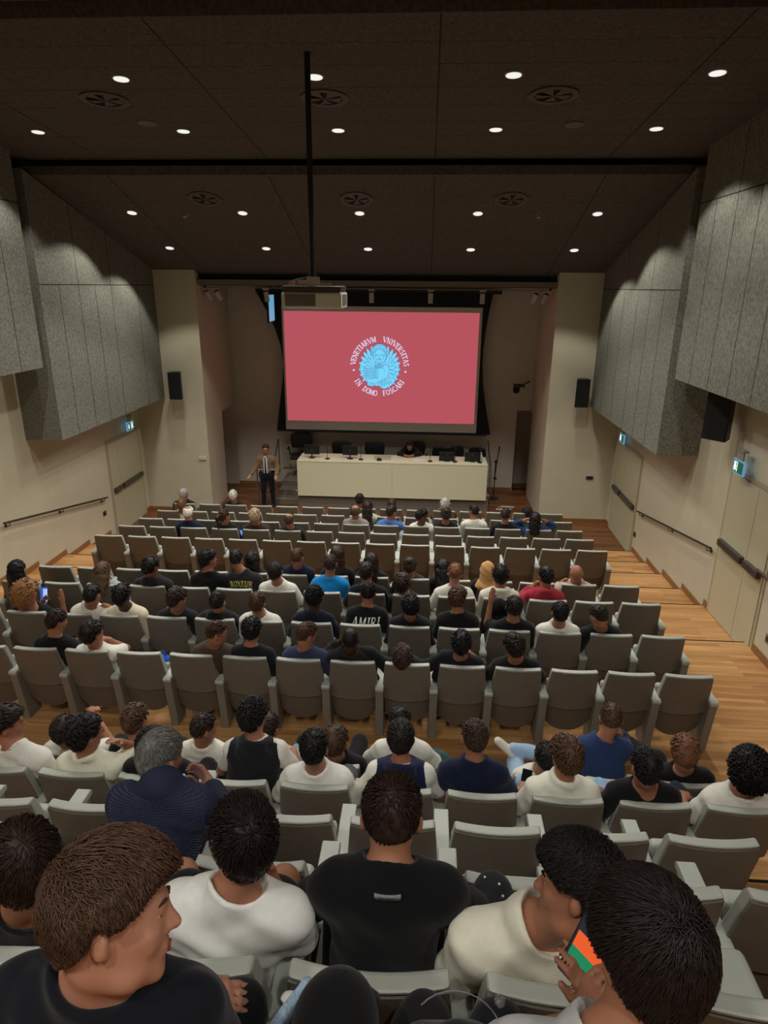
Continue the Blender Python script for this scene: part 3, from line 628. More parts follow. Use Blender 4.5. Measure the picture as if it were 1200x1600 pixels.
def make_seat(down, last=False):
    r = empty('auditorium_seat'); 
    sheet(hw_, yc_, lambda u: .47-.03*(1-u*u), lambda u: .905, .016).build('back_shell', shell_m, r, smooth=True)
    sheet(lambda z: hw_(z)-.012, lambda z: yc_(z)+.018, lambda u: .15+.09*abs(u)**3, lambda u: .53, .02).build('lower_shell', lower_m, r, smooth=True)
    p = sheet(lambda z: hw_(z)+.001, lambda z: yc_(z)+.015-(.015 if z > .90 else 0), lambda u: .52, lambda u: .93+.004*(1-u*u), .062, bow=.03)
    p.build('backrest_padding', pad_m, r, bevel=.012)
    if down: MB().box(-.225, .225, .165, .60, .385, .46).build('seat_cushion', pad_m, r, smooth=False, bevel=.03, seg=3)
    else:
        M = Matrix.Translation((0, .19, .36)) @ Matrix.Rotation(math.radians(-6), 4, 'X')
        MB().box(-.225, .225, .0, .085, .0, .34, M).build('seat_cushion', pad_m, r, bevel=.03, seg=3)
    for x_ in ((-.277, .277) if last else (-.277,)): sp = side_prism(x_).build('side_panel', side_m, r, bevel=.006); arm_prism(x_).build('armrest', arm_m, sp, bevel=.006)
    return r
RIM = {1: 12.94, 2: 12.06, 3: 11.2, 4: 10.41, 5: 9.58, 6: 8.01, 7: 7.22, 8: 6.44, 9: 5.68, 10: 4.16, 11: 3.43, 12: 2.70, 13: 1.974, 14: 1.25, 15: .52}
FL = {1: F0, 2: F1, 3: F2, 4: F3, 5: F4, 6: F5, 7: F6, 8: F6, 9: F6, 10: F6, 11: -4.04, 12: -3.6, 13: -3.15, 14: -2.73, 15: -2.3}
KR = {r: range(15) for r in range(1, 9)}; KR[9] = range(1, 15); KR[10] = range(3, 14); KR[11] = range(4, 14); KR[12] = range(5, 13); KR[13] = range(6, 13); KR[14] = range(7, 12); KR[15] = ()
def seat_x(k): return -5.288+.55*k+.225
GLYPHS_READY = True
PEOPLE = []
def P(row, k, head, bx, yaw, pitch, shirt, scol, pcol, hair, hcol, skin, arms, short):
    PEOPLE.append(dict(row=row, k=k, head=head, bx=bx, yaw=yaw, pitch=pitch, shirt=shirt, scol=scol, pcol=pcol, hair=hair, hcol=hcol, skin=skin, arms=arms, short=short))
# row, seat, head centre (from the seat's foot), body shift, head turn, nod, top, colours, hair, skin, pose, who
P(1,0,(-0.004, 0.08, 1.13),-0.082,20,0,'jacket','1a1a1c','222222','short','9a9690','m','lap','grey-haired man in black jacket at left of front row')
P(1,2,(-0.044, 0.08, 1.132),-0.054,0,0,'jacket','1c1b1d','222222','short','b5b0a8','m','wide','white-haired man in dark jacket near the left pier')
P(1,7,(-0.112, 0.08, 1.126),-0.119,0,0,'tee','2a2522','222222','bun','1e1512','m','lap','dark-haired woman just before the desk plinth, left one')
P(1,8,(0.007, 0.08, 1.033),0.008,0,0,'tee','3a3029','222222','short','3b2618','m','lap','brown-haired person before the desk plinth, head low')
P(1,10,(0.009, 0.08, 1.066),0.035,0,0,'jacket','17171a','222222','curly','a8a29a','m','cheekL','grey curly-haired person raising a hand in front row')
P(1,13,(0.062, 0.08, 0.922),0.041,-70,0,'tee','cfc8b8','222222','long','15100f','m','lap','brunette in pale top turned left, front row right')
P(2,1,(-0.271, 0.08, 1.059),-0.346,0,0,'tee','d8d4c0','222222','short','6b4a35','m','lap','person in cream top hidden behind the balding man')
P(2,7,(0.128, 0.08, 1.117),0.148,0,10,'tee','b9c0a4','222222','long','2a1c16','m','lap','long-haired brunette in pale green top')
P(3,7,(-0.021, 0.12, 1.172),-0.013,0,0,'shirt','8d8378','222222','balding','4a3a30','m','lap','balding man in greige shirt')
P(3,8,(0.093, 0.15, 1.169),0.014,45,0,'tee','4a74b8','222222','short','2a1d15','m','chinR','man in mid-blue T-shirt, hand at chin')
P(3,9,(0.093, 0.08, 1.124),0.087,75,5,'tee','d5d2c6','222222','curly','14100e','d','lap','curly dark-haired boy in white T-shirt facing right')
P(3,10,(-0.02, 0.08, 1.162),-0.009,0,10,'tee','1b1a1a','222222','bun','2a1c18','m','lap','dark-haired person in black beside the pinstripe jersey')
P(3,11,(-0.062, 0.32, 1.17),-0.029,-40,0,'pin','d9d6c8','222222','fade','1d1512','m','lap','boy in white pinstripe jersey')
P(3,12,(-0.049, 0.15, 1.171),-0.057,20,0,'tee','16161a','222222','fade','2b1c17','m','lap','short-haired boy in black T-shirt near the pinstripe jersey')
P(3,13,(-0.081, 0.08, 1.127),-0.004,0,0,'jacket','24406a','222222','long','1c1413','m','upboth','brunette in denim jacket with both hands at head')
P(4,2,(-0.109, 0.18, 1.169),-0.081,0,5,'jacket','141a2e','222222','balding','d8d4cc','m','lap','white-haired balding man in navy')
P(4,3,(0.003, 0.08, 1.154),-0.011,35,0,'jacket','1a1a1c','222222','pony','33201a','m','lap','woman in black with brown ponytail')
P(4,4,(-0.011, 0.08, 1.171),-0.018,0,0,'shirt','3a2a26','222222','curly','a38a70','m','lap','woman with curly greyish-blonde hair in brown top')
P(4,5,(0.035, 0.08, 1.12),0.058,0,10,'jacket','1e1c1d','222222','balding','3a2c25','m','lap','bald-crowned man in dark jacket')
P(6,5,(0.026, 0.08, 1.111),-0.002,0,0,'tee','1c1a1b','222222','long','1b1312','m','lap','girl with long straight dark hair')
P(6,6,(0.095, 0.1, 1.172),0.071,15,5,'jacket','191e30','222222','fade','4a3022','m','lap','boy in navy with white collar')
P(6,7,(0.064, 0.24, 1.169),0.075,0,0,'tee','1b1b1b','222222','long','3a2820','m','lap','long brown-haired girl behind the bright blue T-shirt')
P(6,8,(-0.009, 0.08, 1.142),-0.013,0,10,'tee','191919','222222','long','221815','m','lap','long dark-haired girl in black left of centre')
P(6,9,(-0.045, 0.08, 1.105),-0.042,0,15,'tee','3a302a','222222','bun','33241c','m','lap','person with brown hair pinned up')
P(6,10,(-0.151, 0.08, 1.084),-0.142,0,25,'tee','141414','222222','long','0e0b0b','m','lap','girl with black hair bent forward')
P(6,11,(-0.118, 0.08, 1.087),-0.075,-20,0,'tee','1a1a1a','222222','hijab','c09462','m','lap','person in tan headscarf')
P(6,13,(-0.048, 0.08, 1.085),0.003,-15,0,'shirt','b3a190','3a3530','bald','c08a68','m','cheekL','bald man in beige jacket leaning on his hand')
P(7,0,(-0.023, 0.08, 1.074),-0.080,0,0,'tee','3a3c44','222222','long','100d0e','m','lap','woman with long black hair beside the left aisle')
P(7,2,(-0.01, 0.08, 1.09),-0.016,10,15,'hood','9aa5a3','222222','long','54402f','m','lap','girl with wavy light-brown hair in pale grey hoodie')
P(7,3,(0.058, 0.09, 1.169),0.032,20,10,'hood','242225','222222','curly','0d0b0b','d','lap','boy in charcoal hoodie with short black curls')
P(7,4,(0.139, 0.39, 1.168),0.141,45,0,'tee','141416','222222','volume','14100f','m','lap','boy in black T-shirt with tall dark hair facing right')
P(7,5,(-0.06, 0.44, 1.168),0.127,0,10,'boxeur','202024','222222','fade','1c1512','m','lap','boy in dark T-shirt with yellow lettering')
P(7,6,(-0.023, 0.08, 1.172),0.003,0,0,'tee','dcdad0','222222','short','1c1513','m','wide','boy in white T-shirt left of the bright blue one')
P(7,7,(0.063, 0.38, 1.168),0.049,0,0,'tee','1583c8','2a3850','fade','34251c','m','wide','boy in bright blue T-shirt')
P(7,8,(-0.014, 0.18, 1.169),0.029,15,0,'tee','171719','222222','short','2a1e19','m','wide','boy in black T-shirt right of the bright blue one')
P(7,9,(-0.118, 0.08, 1.069),-0.022,0,-10,'tee','1b1b1c','222222','volume','2d1f18','m','lap','slouching boy with tousled brown hair tipped back')
P(7,10,(-0.023, 0.23, 1.17),-0.044,0,5,'tee','dedbcf','222222','fade','7a5236','l','wide','boy in white T-shirt with short light-brown hair')
P(7,11,(-0.023, 0.2, 1.17),-0.020,0,0,'hood','d9d6c4','222222','volume','0c0a0b','m','lap','black-haired boy in white hoodie')
P(7,12,(-0.022, 0.23, 1.169),-0.025,-15,5,'hood','a02838','222222','short','0d0b0c','m','cheekL','black-haired boy in red hoodie')
P(8,1,(0.023, 0.08, 1.139),-0.009,35,0,'tank','141314','222222','bigcurly','8a5f38','m','tablet','woman with big curly brown hair holding up a phone')
P(8,2,(0.256, 0.08, 1.163),0.093,10,15,'polo','e0ddd0','222222','short','1c1413','m','cheekR','boy in white polo leaning right on his hand')
P(8,3,(0.048, 0.08, 1.161),0.042,10,5,'long','d2c6ae','222222','curly','0d0b0b','b','lap','boy in cream jumper with black curls')
P(8,4,(0.131, 0.08, 1.147),0.060,40,10,'tee','18171a','222222','volume','2e1f17','m','lap','brown-haired boy in black T-shirt looking down right')
P(8,5,(0.048, 0.08, 1.134),-0.023,10,0,'hood','17171a','222222','fade','221813','m','lap','boy in black hoodie with short dark hair')
P(8,6,(-0.052, 0.08, 1.137),-0.055,0,10,'tee','dedbd0','222222','short','4a3020','m','lap','brown-haired boy in white T-shirt, eighth row')
P(8,7,(0.018, 0.21, 1.169),0.005,10,5,'tee','171b2a','222222','curly','0e0b0b','b','wide','boy in navy T-shirt with black curls')
P(8,8,(0.06, 0.39, 1.169),0.046,0,5,'amiri','161618','222222','fade','15110f','m','lap','boy in black T-shirt with large white lettering')
P(8,9,(0.003, 0.08, 1.16),-0.001,-10,10,'jacket','121214','222222','curly','0c0a0a','m','lap','curly black-haired boy in black jacket near the centre')
P(8,10,(-0.019, 0.32, 1.172),-0.003,15,5,'tee','151416','222222','volume','4a2f1e','m','lap','boy in black T-shirt with thick brown curls')
P(8,11,(0.039, 0.15, 1.172),0.049,0,5,'tee','151416','222222','short','1d1512','m','upleft','black-shirted boy reaching up to a backpack')
P(8,12,(-0.023, 0.08, 1.158),0.006,0,10,'tee','dfddd0','222222','short','0f0c0c','m','lap','black-haired boy in white T-shirt near the right aisle')
P(8,13,(-0.154, 0.08, 1.137),-0.036,-35,20,'tee','17171a','222222','fade','2a211c','m','lap','shaven-headed boy in black T-shirt by the right aisle')
P(9,2,(0.192, 0.2, 1.171),0.152,35,15,'tee','131314','222222','short','241913','m','phoneR','boy in black T-shirt looking down at his phone')
P(9,3,(0.077, 0.08, 1.108),0.035,30,0,'tee','dcd9cd','222222','volume','1e1612','m','cheekRout','boy in white T-shirt with raised bent right arm')
P(9,5,(0.266, 0.1, 1.169),0.173,70,10,'tee','46382e','222222','fade','3a2719','m','lap','boy in brown T-shirt and glasses facing right')
P(9,6,(0.056, 0.18, 1.169),0.039,0,5,'tee','15161c','222222','curly','0e0b0b','m','lap','curly black-haired boy in black beside the brown T-shirt')
P(9,7,(0.076, 0.15, 1.168),0.041,50,20,'tee','2e3550','222222','short','40291b','m','wide','boy in slate-blue T-shirt and glasses looking down')
P(9,8,(-0.024, 0.08, 1.17),-0.046,0,0,'long','191818','222222','crop','0a0808','b','spreadL','boy in black with close-cropped black hair')
P(9,9,(-0.055, 0.08, 0.983),-0.041,0,-20,'long','17171a','222222','volume','3a291e','m','spread','slouching boy with arms spread over neighbouring seats')
P(9,10,(-0.028, 0.08, 1.163),-0.017,0,5,'tee','141416','222222','curly','0d0b0b','m','cheekR','curly black-haired boy in black T-shirt, hand by neck')
P(9,11,(-0.059, 0.08, 1.158),0.037,-20,5,'tee','131315','222222','volume','1d1613','m','elbowout','wavy dark-haired boy in black T-shirt, right of centre')
P(10,4,(0.053, 0.08, 1.119),0.021,20,0,'tee','d9d6ca','222222','short','241913','m','prayer','boy in white T-shirt hidden behind the cream polo')
P(10,5,(0.047, 0.18, 1.167),0.075,15,5,'tee','17171a','222222','curly','4a3323','m','lap','boy in black T-shirt with short brown curls')
P(10,6,(0.079, 0.12, 1.172),0.030,50,5,'polo','dedbcc','222222','fade','2c201a','m','lap','boy in white polo with faded haircut facing right')
P(10,7,(0.033, 0.16, 1.171),0.068,20,10,'tee','b9b4a8','8aa0b0','short','33231a','m','wide','boy in pale blue jeans behind the black vest')
P(10,8,(0.029, 0.08, 1.126),0.039,10,10,'tee','151518','161618','volume','3d291d','m','lap','slouching wavy-haired boy in black with raised knees')
P(10,9,(-0.023, 0.33, 1.171),0.019,0,0,'tee','dedbd0','1c1c20','short','16110f','m','elbowout','dark-haired boy hidden behind the navy hooded vest')
P(10,11,(0.007, 0.08, 1.088),0.017,0,0,'tee','dad6ca','9ab4cc','fade','1a1412','m','lap','boy in pale jeans stretching a white shoe forward')
P(10,12,(0.029, 0.45, 1.203),-0.063,10,15,'long','28385f','222222','fade','4a3122','m','cheekR','boy in royal blue sweatshirt leaning forward')
P(10,13,(-0.057, 0.11, 1.169),0.013,15,10,'tee','141415','141415','volume','6a4630','l','cheekRlow','light brown-haired boy in black with outstretched leg')
P(11,4,(0.039, 0.22, 1.168),0.150,60,5,'tee','dad6cc','2a3348','volume','241812','m','lap','boy in white T-shirt at left edge facing right')
P(11,5,(0.085, 0.14, 1.174),0.070,35,0,'polo','dcdac4','222222','volume','17110f','m','glasses','wavy black-haired boy in cream polo')
P(11,6,(0.017, 0.08, 1.167),0.002,30,20,'tee','111113','222222','short','14100e','m','cheekL','boy in black T-shirt behind the grey-haired man')
P(11,7,(0.058, 0.43, 1.171),0.096,15,0,'vest','1c1c20','222222','curly','15100f','m','wide','boy in black hooded vest over white T-shirt')
P(11,8,(-0.01, 0.13, 1.167),0.007,0,5,'tee','e0ddd4','5a6068','short','0e0c0c','m','wide','black-haired boy in white T-shirt before an empty seat')
P(11,9,(0.007, 0.27, 1.173),0.021,0,0,'vestn','161c3e','1a1a20','short','1a1411','m','wide','boy in navy hooded vest with white sleeves')
P(11,10,(-0.044, 0.31, 1.171),-0.036,-10,0,'polo','131a34','8fb0cc','fade','38261c','m','wide','man in dark navy polo shirt with pale jeans')
P(11,11,(-0.016, 0.16, 1.173),-0.024,-20,5,'shirt','dfdccc','90aecb','volume','4e3524','m','wide','brown-haired boy in white shirt over pale jeans')
P(11,12,(-0.078, 0.1, 1.173),-0.015,-5,5,'vneck','121214','8fb0cc','short','110e0d','m','wide','black-haired boy in black T-shirt with bare nape')
P(11,13,(0.02, 0.12, 1.168),0.003,20,10,'tee','dedbd0','222a40','bigcurlyblack','0f0c0b','m','wide','boy in white T-shirt with round black curls')
P(13,7,(0.074, 0.38, 1.167),0.167,30,12,'shirtdots','161d36','14161e','short','6c6a66','m','phoneR','grey-haired man in navy dotted shirt')
P(14,7,(0.11, 0.13, 1.166),0.078,-40,15,'tee','101013','141416','near_brown','2a1a12','m','lap','brown-haired boy in black T-shirt at left photo edge')
P(14,8,(0.161, 0.26, 1.173),0.144,-28,0,'tee','e2e0da','131314','near_dark','1d1310','m','handneck','dark-haired boy in plain white T-shirt, foreground')
P(14,9,(0.043, 0.38, 1.173),0.047,0,22,'tag','0e0e10','121213','near_fade','2a1a13','m','lapwide','boy in black T-shirt with grey neck label')
P(14,10,(0.024, 0.17, 1.166),-0.093,-68,5,'long','dcd6c2','26262a','near_messy','17110f','m','lap','smiling boy in cream jumper turned left')
P(15,8,(0.099, 0.38, 1.175),0.184,74,4,'tee','0e1118','141416','near_wavy','463022','l','rim','wavy brown-haired boy in profile at bottom left')
P(15,9,(-0.045, 0.45, 0.775),0.003,10,25,'shirt','93aabd','222222','cap','14100e','m','lap','person in black baseball cap at bottom centre')
P(15,10,(-0.002, 0.39, 1.167),-0.164,-22,14,'greytee','b0b0ae','17181c','near_straight','1d1412','m','phoneL','dark-haired boy in grey T-shirt, bottom right')

ROWN = {1: 'front row', 15: 'row nearest the camera'}
def rown(r): return ROWN.get(r, ORD[r-1]+' row')
OCC = {(p['row'], p['k']): p for p in PEOPLE}
protos = {}
for r_ in KR:
    for i, k in enumerate(KR[r_]):
        down = (r_, k) in OCC or (r_, k) in ((14, 11), (13, 7)); last = (k == 14 and r_ <= 9)
        key = (down, last)
        if key not in protos: protos[key] = make_seat(*key); o = protos[key]
        else: o = copy_tree(protos[key])
        o.location = (seat_x(k), RIM[r_], FL[r_])
        if (r_, k) in OCC: lab = 'grey seat holding the '+OCC[(r_, k)]['short']
        else: lab = 'empty grey seat, %s from the left in the %s from the stage' % (ORD[i] if i else 'first', rown(r_)) if r_ > 1 else 'empty grey seat, %s from the left in the front row' % ORD[i]
        tag(o, lab, 'seat', 'auditorium seats in rows')

# ---------------------------------------------------------------- people: smooth fields turned into meshes
K_ = .03
def sstep(a, b, k):
    h = np.clip(.5+.5*(b-a)/k, 0, 1); return b*(1-h)+a*h-k*h*(1-h)
def rcone(a, b, r1, r2, sc=(1, 1, 1), k=K_):
    a = np.array(a, float); b = np.array(b, float); s = np.array(sc, float); A = a/s; B = b/s; d = B-A; L2 = max(d@d, 1e-9); m = float(min(s)) if min(s) < 1 else 1.0
    def f(X, Y, Z):
        x, y, z = X/s[0]-A[0], Y/s[1]-A[1], Z/s[2]-A[2]
        t = np.clip((x*d[0]+y*d[1]+z*d[2])/L2, 0, 1)
        return (np.sqrt((x-t*d[0])**2+(y-t*d[1])**2+(z-t*d[2])**2)-(r1+(r2-r1)*t))*m
    R = max(r1, r2)*max(1, max(sc)); lo = np.minimum(a, b)-R; hi = np.maximum(a, b)+R
    return (f, lo, hi, k)
def elli(c, r, M=None, k=K_):
    c = np.array(c, float); r = np.array(r, float); Mi = np.array(M) if M is not None else np.eye(3)
    def f(X, Y, Z):
        x, y, z = X-c[0], Y-c[1], Z-c[2]
        q = [(Mi[0][i]*x+Mi[1][i]*y+Mi[2][i]*z) for i in range(3)]
        k0 = np.sqrt((q[0]/r[0])**2+(q[1]/r[1])**2+(q[2]/r[2])**2); k1 = np.sqrt((q[0]/r[0]**2)**2+(q[1]/r[1]**2)**2+(q[2]/r[2]**2)**2)
        return k0*(k0-1)/np.maximum(k1, 1e-6)
    R = float(max(r)); return (f, c-R, c+R, k)
def frame(n):
    n = np.array(n, float); n /= np.linalg.norm(n); x = np.cross((0, 1, 0), n); x /= np.linalg.norm(x); return np.stack([x, np.cross(n, x), n], 1)
def torus(c, M, R, r, k=.01, sy=1.0):
    c = np.array(c, float); Mi = np.array(M)
    def f(X, Y, Z):
        x, y, z = X-c[0], Y-c[1], Z-c[2]
        q = [(Mi[0][i]*x+Mi[1][i]*y+Mi[2][i]*z) for i in range(3)]
        return np.sqrt((np.sqrt(q[0]**2+(q[1]/sy)**2)-R)**2+q[2]**2)-r
    return (f, c-R-r, c+R+r, k)
def surface(prims, vox, cuts=(), post=None, pad=.05, extra=()):
    """union of prims minus cuts, polygonised with surface nets"""
    lo = np.min([p[1] for p in list(prims)+list(extra)], 0)-vox*3; hi = np.max([p[2] for p in list(prims)+list(extra)], 0)+vox*3
    n = np.ceil((hi-lo)/vox).astype(int)+1
    ax = [lo[i]+vox*np.arange(n[i]) for i in range(3)]
    F = np.full(tuple(n), 1.0, np.float32)
    def region(p, pd):
        i0 = [max(0, int((p[1][i]-pd-lo[i])/vox)) for i in range(3)]; i1 = [min(n[i], int((p[2][i]+pd-lo[i])/vox)+2) for i in range(3)]
        sl = tuple(slice(a, b) for a, b in zip(i0, i1))
        return sl, ax[0][sl[0]][:, None, None], ax[1][sl[1]][None, :, None], ax[2][sl[2]][None, None, :]
    for p in prims:
        sl, X, Y, Z = region(p, pad); d = p[0](X, Y, Z).astype(np.float32); F[sl] = sstep(F[sl], d, p[3]) if p[3] > 0 else np.minimum(F[sl], d)
    for p in cuts:
        sl, X, Y, Z = region(p, .01 if len(p) < 5 else p[4]); d = p[0](X, Y, Z); F[sl] = -sstep(-F[sl], d, .008)
    for p in extra:
        sl, X, Y, Z = region(p, pad); d = p[0](X, Y, Z).astype(np.float32); F[sl] = sstep(F[sl], d, p[3])
    if post is not None: F = post(F, ax[0][:, None, None], ax[1][None, :, None], ax[2][None, None, :])
    F[0] = F[-1] = 1; F[:, 0] = F[:, -1] = 1; F[:, :, 0] = F[:, :, -1] = 1
    I = F < 0
    c = [I[dx:n[0]-1+dx, dy:n[1]-1+dy, dz:n[2]-1+dz] for dx in (0, 1) for dy in (0, 1) for dz in (0, 1)]
    s = np.zeros(c[0].shape, np.int8)
    for q in c: s += q
    act = (s > 0) & (s < 8); idx = np.full(act.shape, -1, np.int64); A = np.argwhere(act); idx[act] = np.arange(len(A))
    if not len(A): return np.zeros((0, 3)), np.zeros((0, 4), int)
    acc = np.zeros((len(A), 3)); cnt = np.zeros(len(A))
    for axis in range(3):
        o = [i for i in range(3) if i != axis]
        for u in (0, 1):
            for v in (0, 1):
                off = [0, 0, 0]; off[o[0]] = u; off[o[1]] = v
                P0 = A+off; P1 = P0.copy(); P1[:, axis] += 1
                f0 = F[P0[:, 0], P0[:, 1], P0[:, 2]]; f1 = F[P1[:, 0], P1[:, 1], P1[:, 2]]
                m = (f0 < 0) != (f1 < 0); t = np.where(m, f0/np.where(m, f0-f1, 1), 0)
                pt = P0.astype(float); pt[:, axis] += t; acc[m] += pt[m]; cnt[m] += 1
    V = lo+acc/cnt[:, None]*vox
    Q = []
    for axis in range(3):
        o1, o2 = [(1, 2), (2, 0), (0, 1)][axis]
        a = [slice(None)]*3; b = [slice(None)]*3; a[axis] = slice(0, n[axis]-1); b[axis] = slice(1, n[axis])
        for o in (o1, o2): a[o] = slice(1, n[o]-1); b[o] = slice(1, n[o]-1)
        I0, I1 = I[tuple(a)], I[tuple(b)]
        E = np.argwhere(I0 != I1); fl_ = I0[tuple(E.T)]
        for o in (o1, o2): E[:, o] += 1
        def cid(d1, d2): 
            q = E.copy(); q[:, o1] -= d1; q[:, o2] -= d2; return idx[q[:, 0], q[:, 1], q[:, 2]]
        q = np.stack([cid(1, 1), cid(0, 1), cid(0, 0), cid(1, 0)], 1); q[~fl_] = q[~fl_][:, ::-1]; Q.append(q)
    Q = np.concatenate(Q); Q = Q[(Q >= 0).all(1)]
    return V, Q
def np_mesh(name, V, Q, m, parent, tris=None):
    me = bpy.data.meshes.new(name); me.vertices.add(len(V)); me.vertices.foreach_set('co', np.asarray(V, np.float32).ravel())
    nq = len(Q); me.loops.add(nq*4); me.loops.foreach_set('vertex_index', np.asarray(Q, np.int32).ravel())
    me.polygons.add(nq); me.polygons.foreach_set('loop_start', np.arange(0, nq*4, 4, dtype=np.int32))
    me.polygons.foreach_set('use_smooth', np.ones(nq, bool)); me.update(calc_edges=True); me.validate(); me.materials.append(m)
    o = bpy.data.objects.new(name, me); COL.objects.link(o); o.parent = parent; return o
def rotm(yaw, pitch, roll=0):  # head turn, nod, tilt in degrees
    y, p, r = math.radians(-yaw), math.radians(-pitch), math.radians(roll)
    return np.array((Matrix.Rotation(y, 3, 'Z') @ Matrix.Rotation(p, 3, 'X') @ Matrix.Rotation(r, 3, 'Y')))
SKIN = {'m': (160, 108, 82), 'l': (180, 126, 102), 'd': (120, 78, 56), 'b': (66, 42, 32)}
def skin_mat(k): 
    m = mat('skin_'+k, srgb(*SKIN[k]), .5, .05, 14, spec=.35)
    m.node_tree.nodes['Principled BSDF'].inputs['Subsurface Weight'].default_value = .08
    m.node_tree.nodes['Principled BSDF'].inputs['Subsurface Radius'].default_value = (.02, .008, .004)
    return m
def hair_mat(h): return mat('hair_'+h, tuple(c*1.12 for c in srgb(h)), .52, .35, 60, spec=.3)
def cloth_mat(h): return mat('cloth_'+h, srgb(h), .85, .05, 30, bump=.15, bscale=300, spec=.15, sheen=.1)
HR = (.077, .097, .104)
def head_prims(H, R, male=True):
    t = lambda x, y, z: H+R@np.array((x, y, z))
    P_ = [elli(H, HR, R, .0), elli(t(0, .028, -.052), (.058, .070, .080), R, .02), rcone(t(-.028, .030, -.102), t(.028, .030, -.102), .026, .026, k=.03),
          rcone(t(0, .075, -.105), t(0, .078, -.112), .020, .018, k=.025), rcone(t(-.028, .085, .012), t(.028, .085, .012), .013, .013, k=.015),
          rcone(t(0, .094, .004), t(0, .113, -.030), .008, .013, k=.010), rcone(t(-.012, .098, -.036), t(.012, .098, -.036), .009, .009, k=.008),
          rcone(t(-.040, .068, -.032), t(-.036, .070, -.045), .020, .018, k=.02), rcone(t(.040, .068, -.032), t(.036, .070, -.045), .020, .018, k=.02),
          rcone(t(-.018, .094, -.064), t(.018, .094, -.064), .0085, .0085, k=.008), rcone(t(-.015, .091, -.075), t(.015, .091, -.075), .009, .009, k=.008)]
    for s in (-1, 1):
        P_.append(elli(t(s*.086, -.008, -.016), (.0105, .019, .033), R @ np.array(Matrix.Rotation(s*-.45, 3, 'Z')), .008))
        P_.append(elli(t(s*.080, .002, -.038), (.008, .009, .012), R, .008))
    return P_
def hand_prims(w, d, side, curl=.5, palm_n=None, gap=.0):
    """w wrist, d direction; five fingers with bends"""
    d = np.array(d, float); d /= np.linalg.norm(d); nn = np.array(palm_n if palm_n is not None else (0, 0, -1), float); nn -= d*(nn@d); nn /= np.linalg.norm(nn)
    s = np.cross(d, nn)*side; P_ = []
    pe = w+d*.075
    for q in (-.026, -.009, .009, .026): P_.append(rcone(w+s*q*.7, pe+s*q, .017, .014, k=.012))
    for q, L, r in ((-.030, .062, .0078), (-.010, .074, .0085), (.011, .070, .0085), (.031, .064, .0082)):
        a = pe+s*q; c1, c2 = curl*.7, curl*1.5
        b = a+(d*math.cos(c1)+nn*math.sin(c1)+s*q*gap*4)*L*.5; e = b+(d*math.cos(c2)+nn*math.sin(c2))*L*.5
        P_ += [rcone(a, b, r*1.08, r, k=.006), rcone(b, e, r, r*.82, k=.004)]
    a = w+d*.022+s*.028; b = a+d*.03+s*.022+nn*.010; e = b+d*.030+s*.004+nn*.014
    P_ += [rcone(a, b, .0125, .0105, k=.012), rcone(b, e, .0105, .0085, k=.005)]
    return P_
def lerp(a, b, t): return a+(b-a)*t
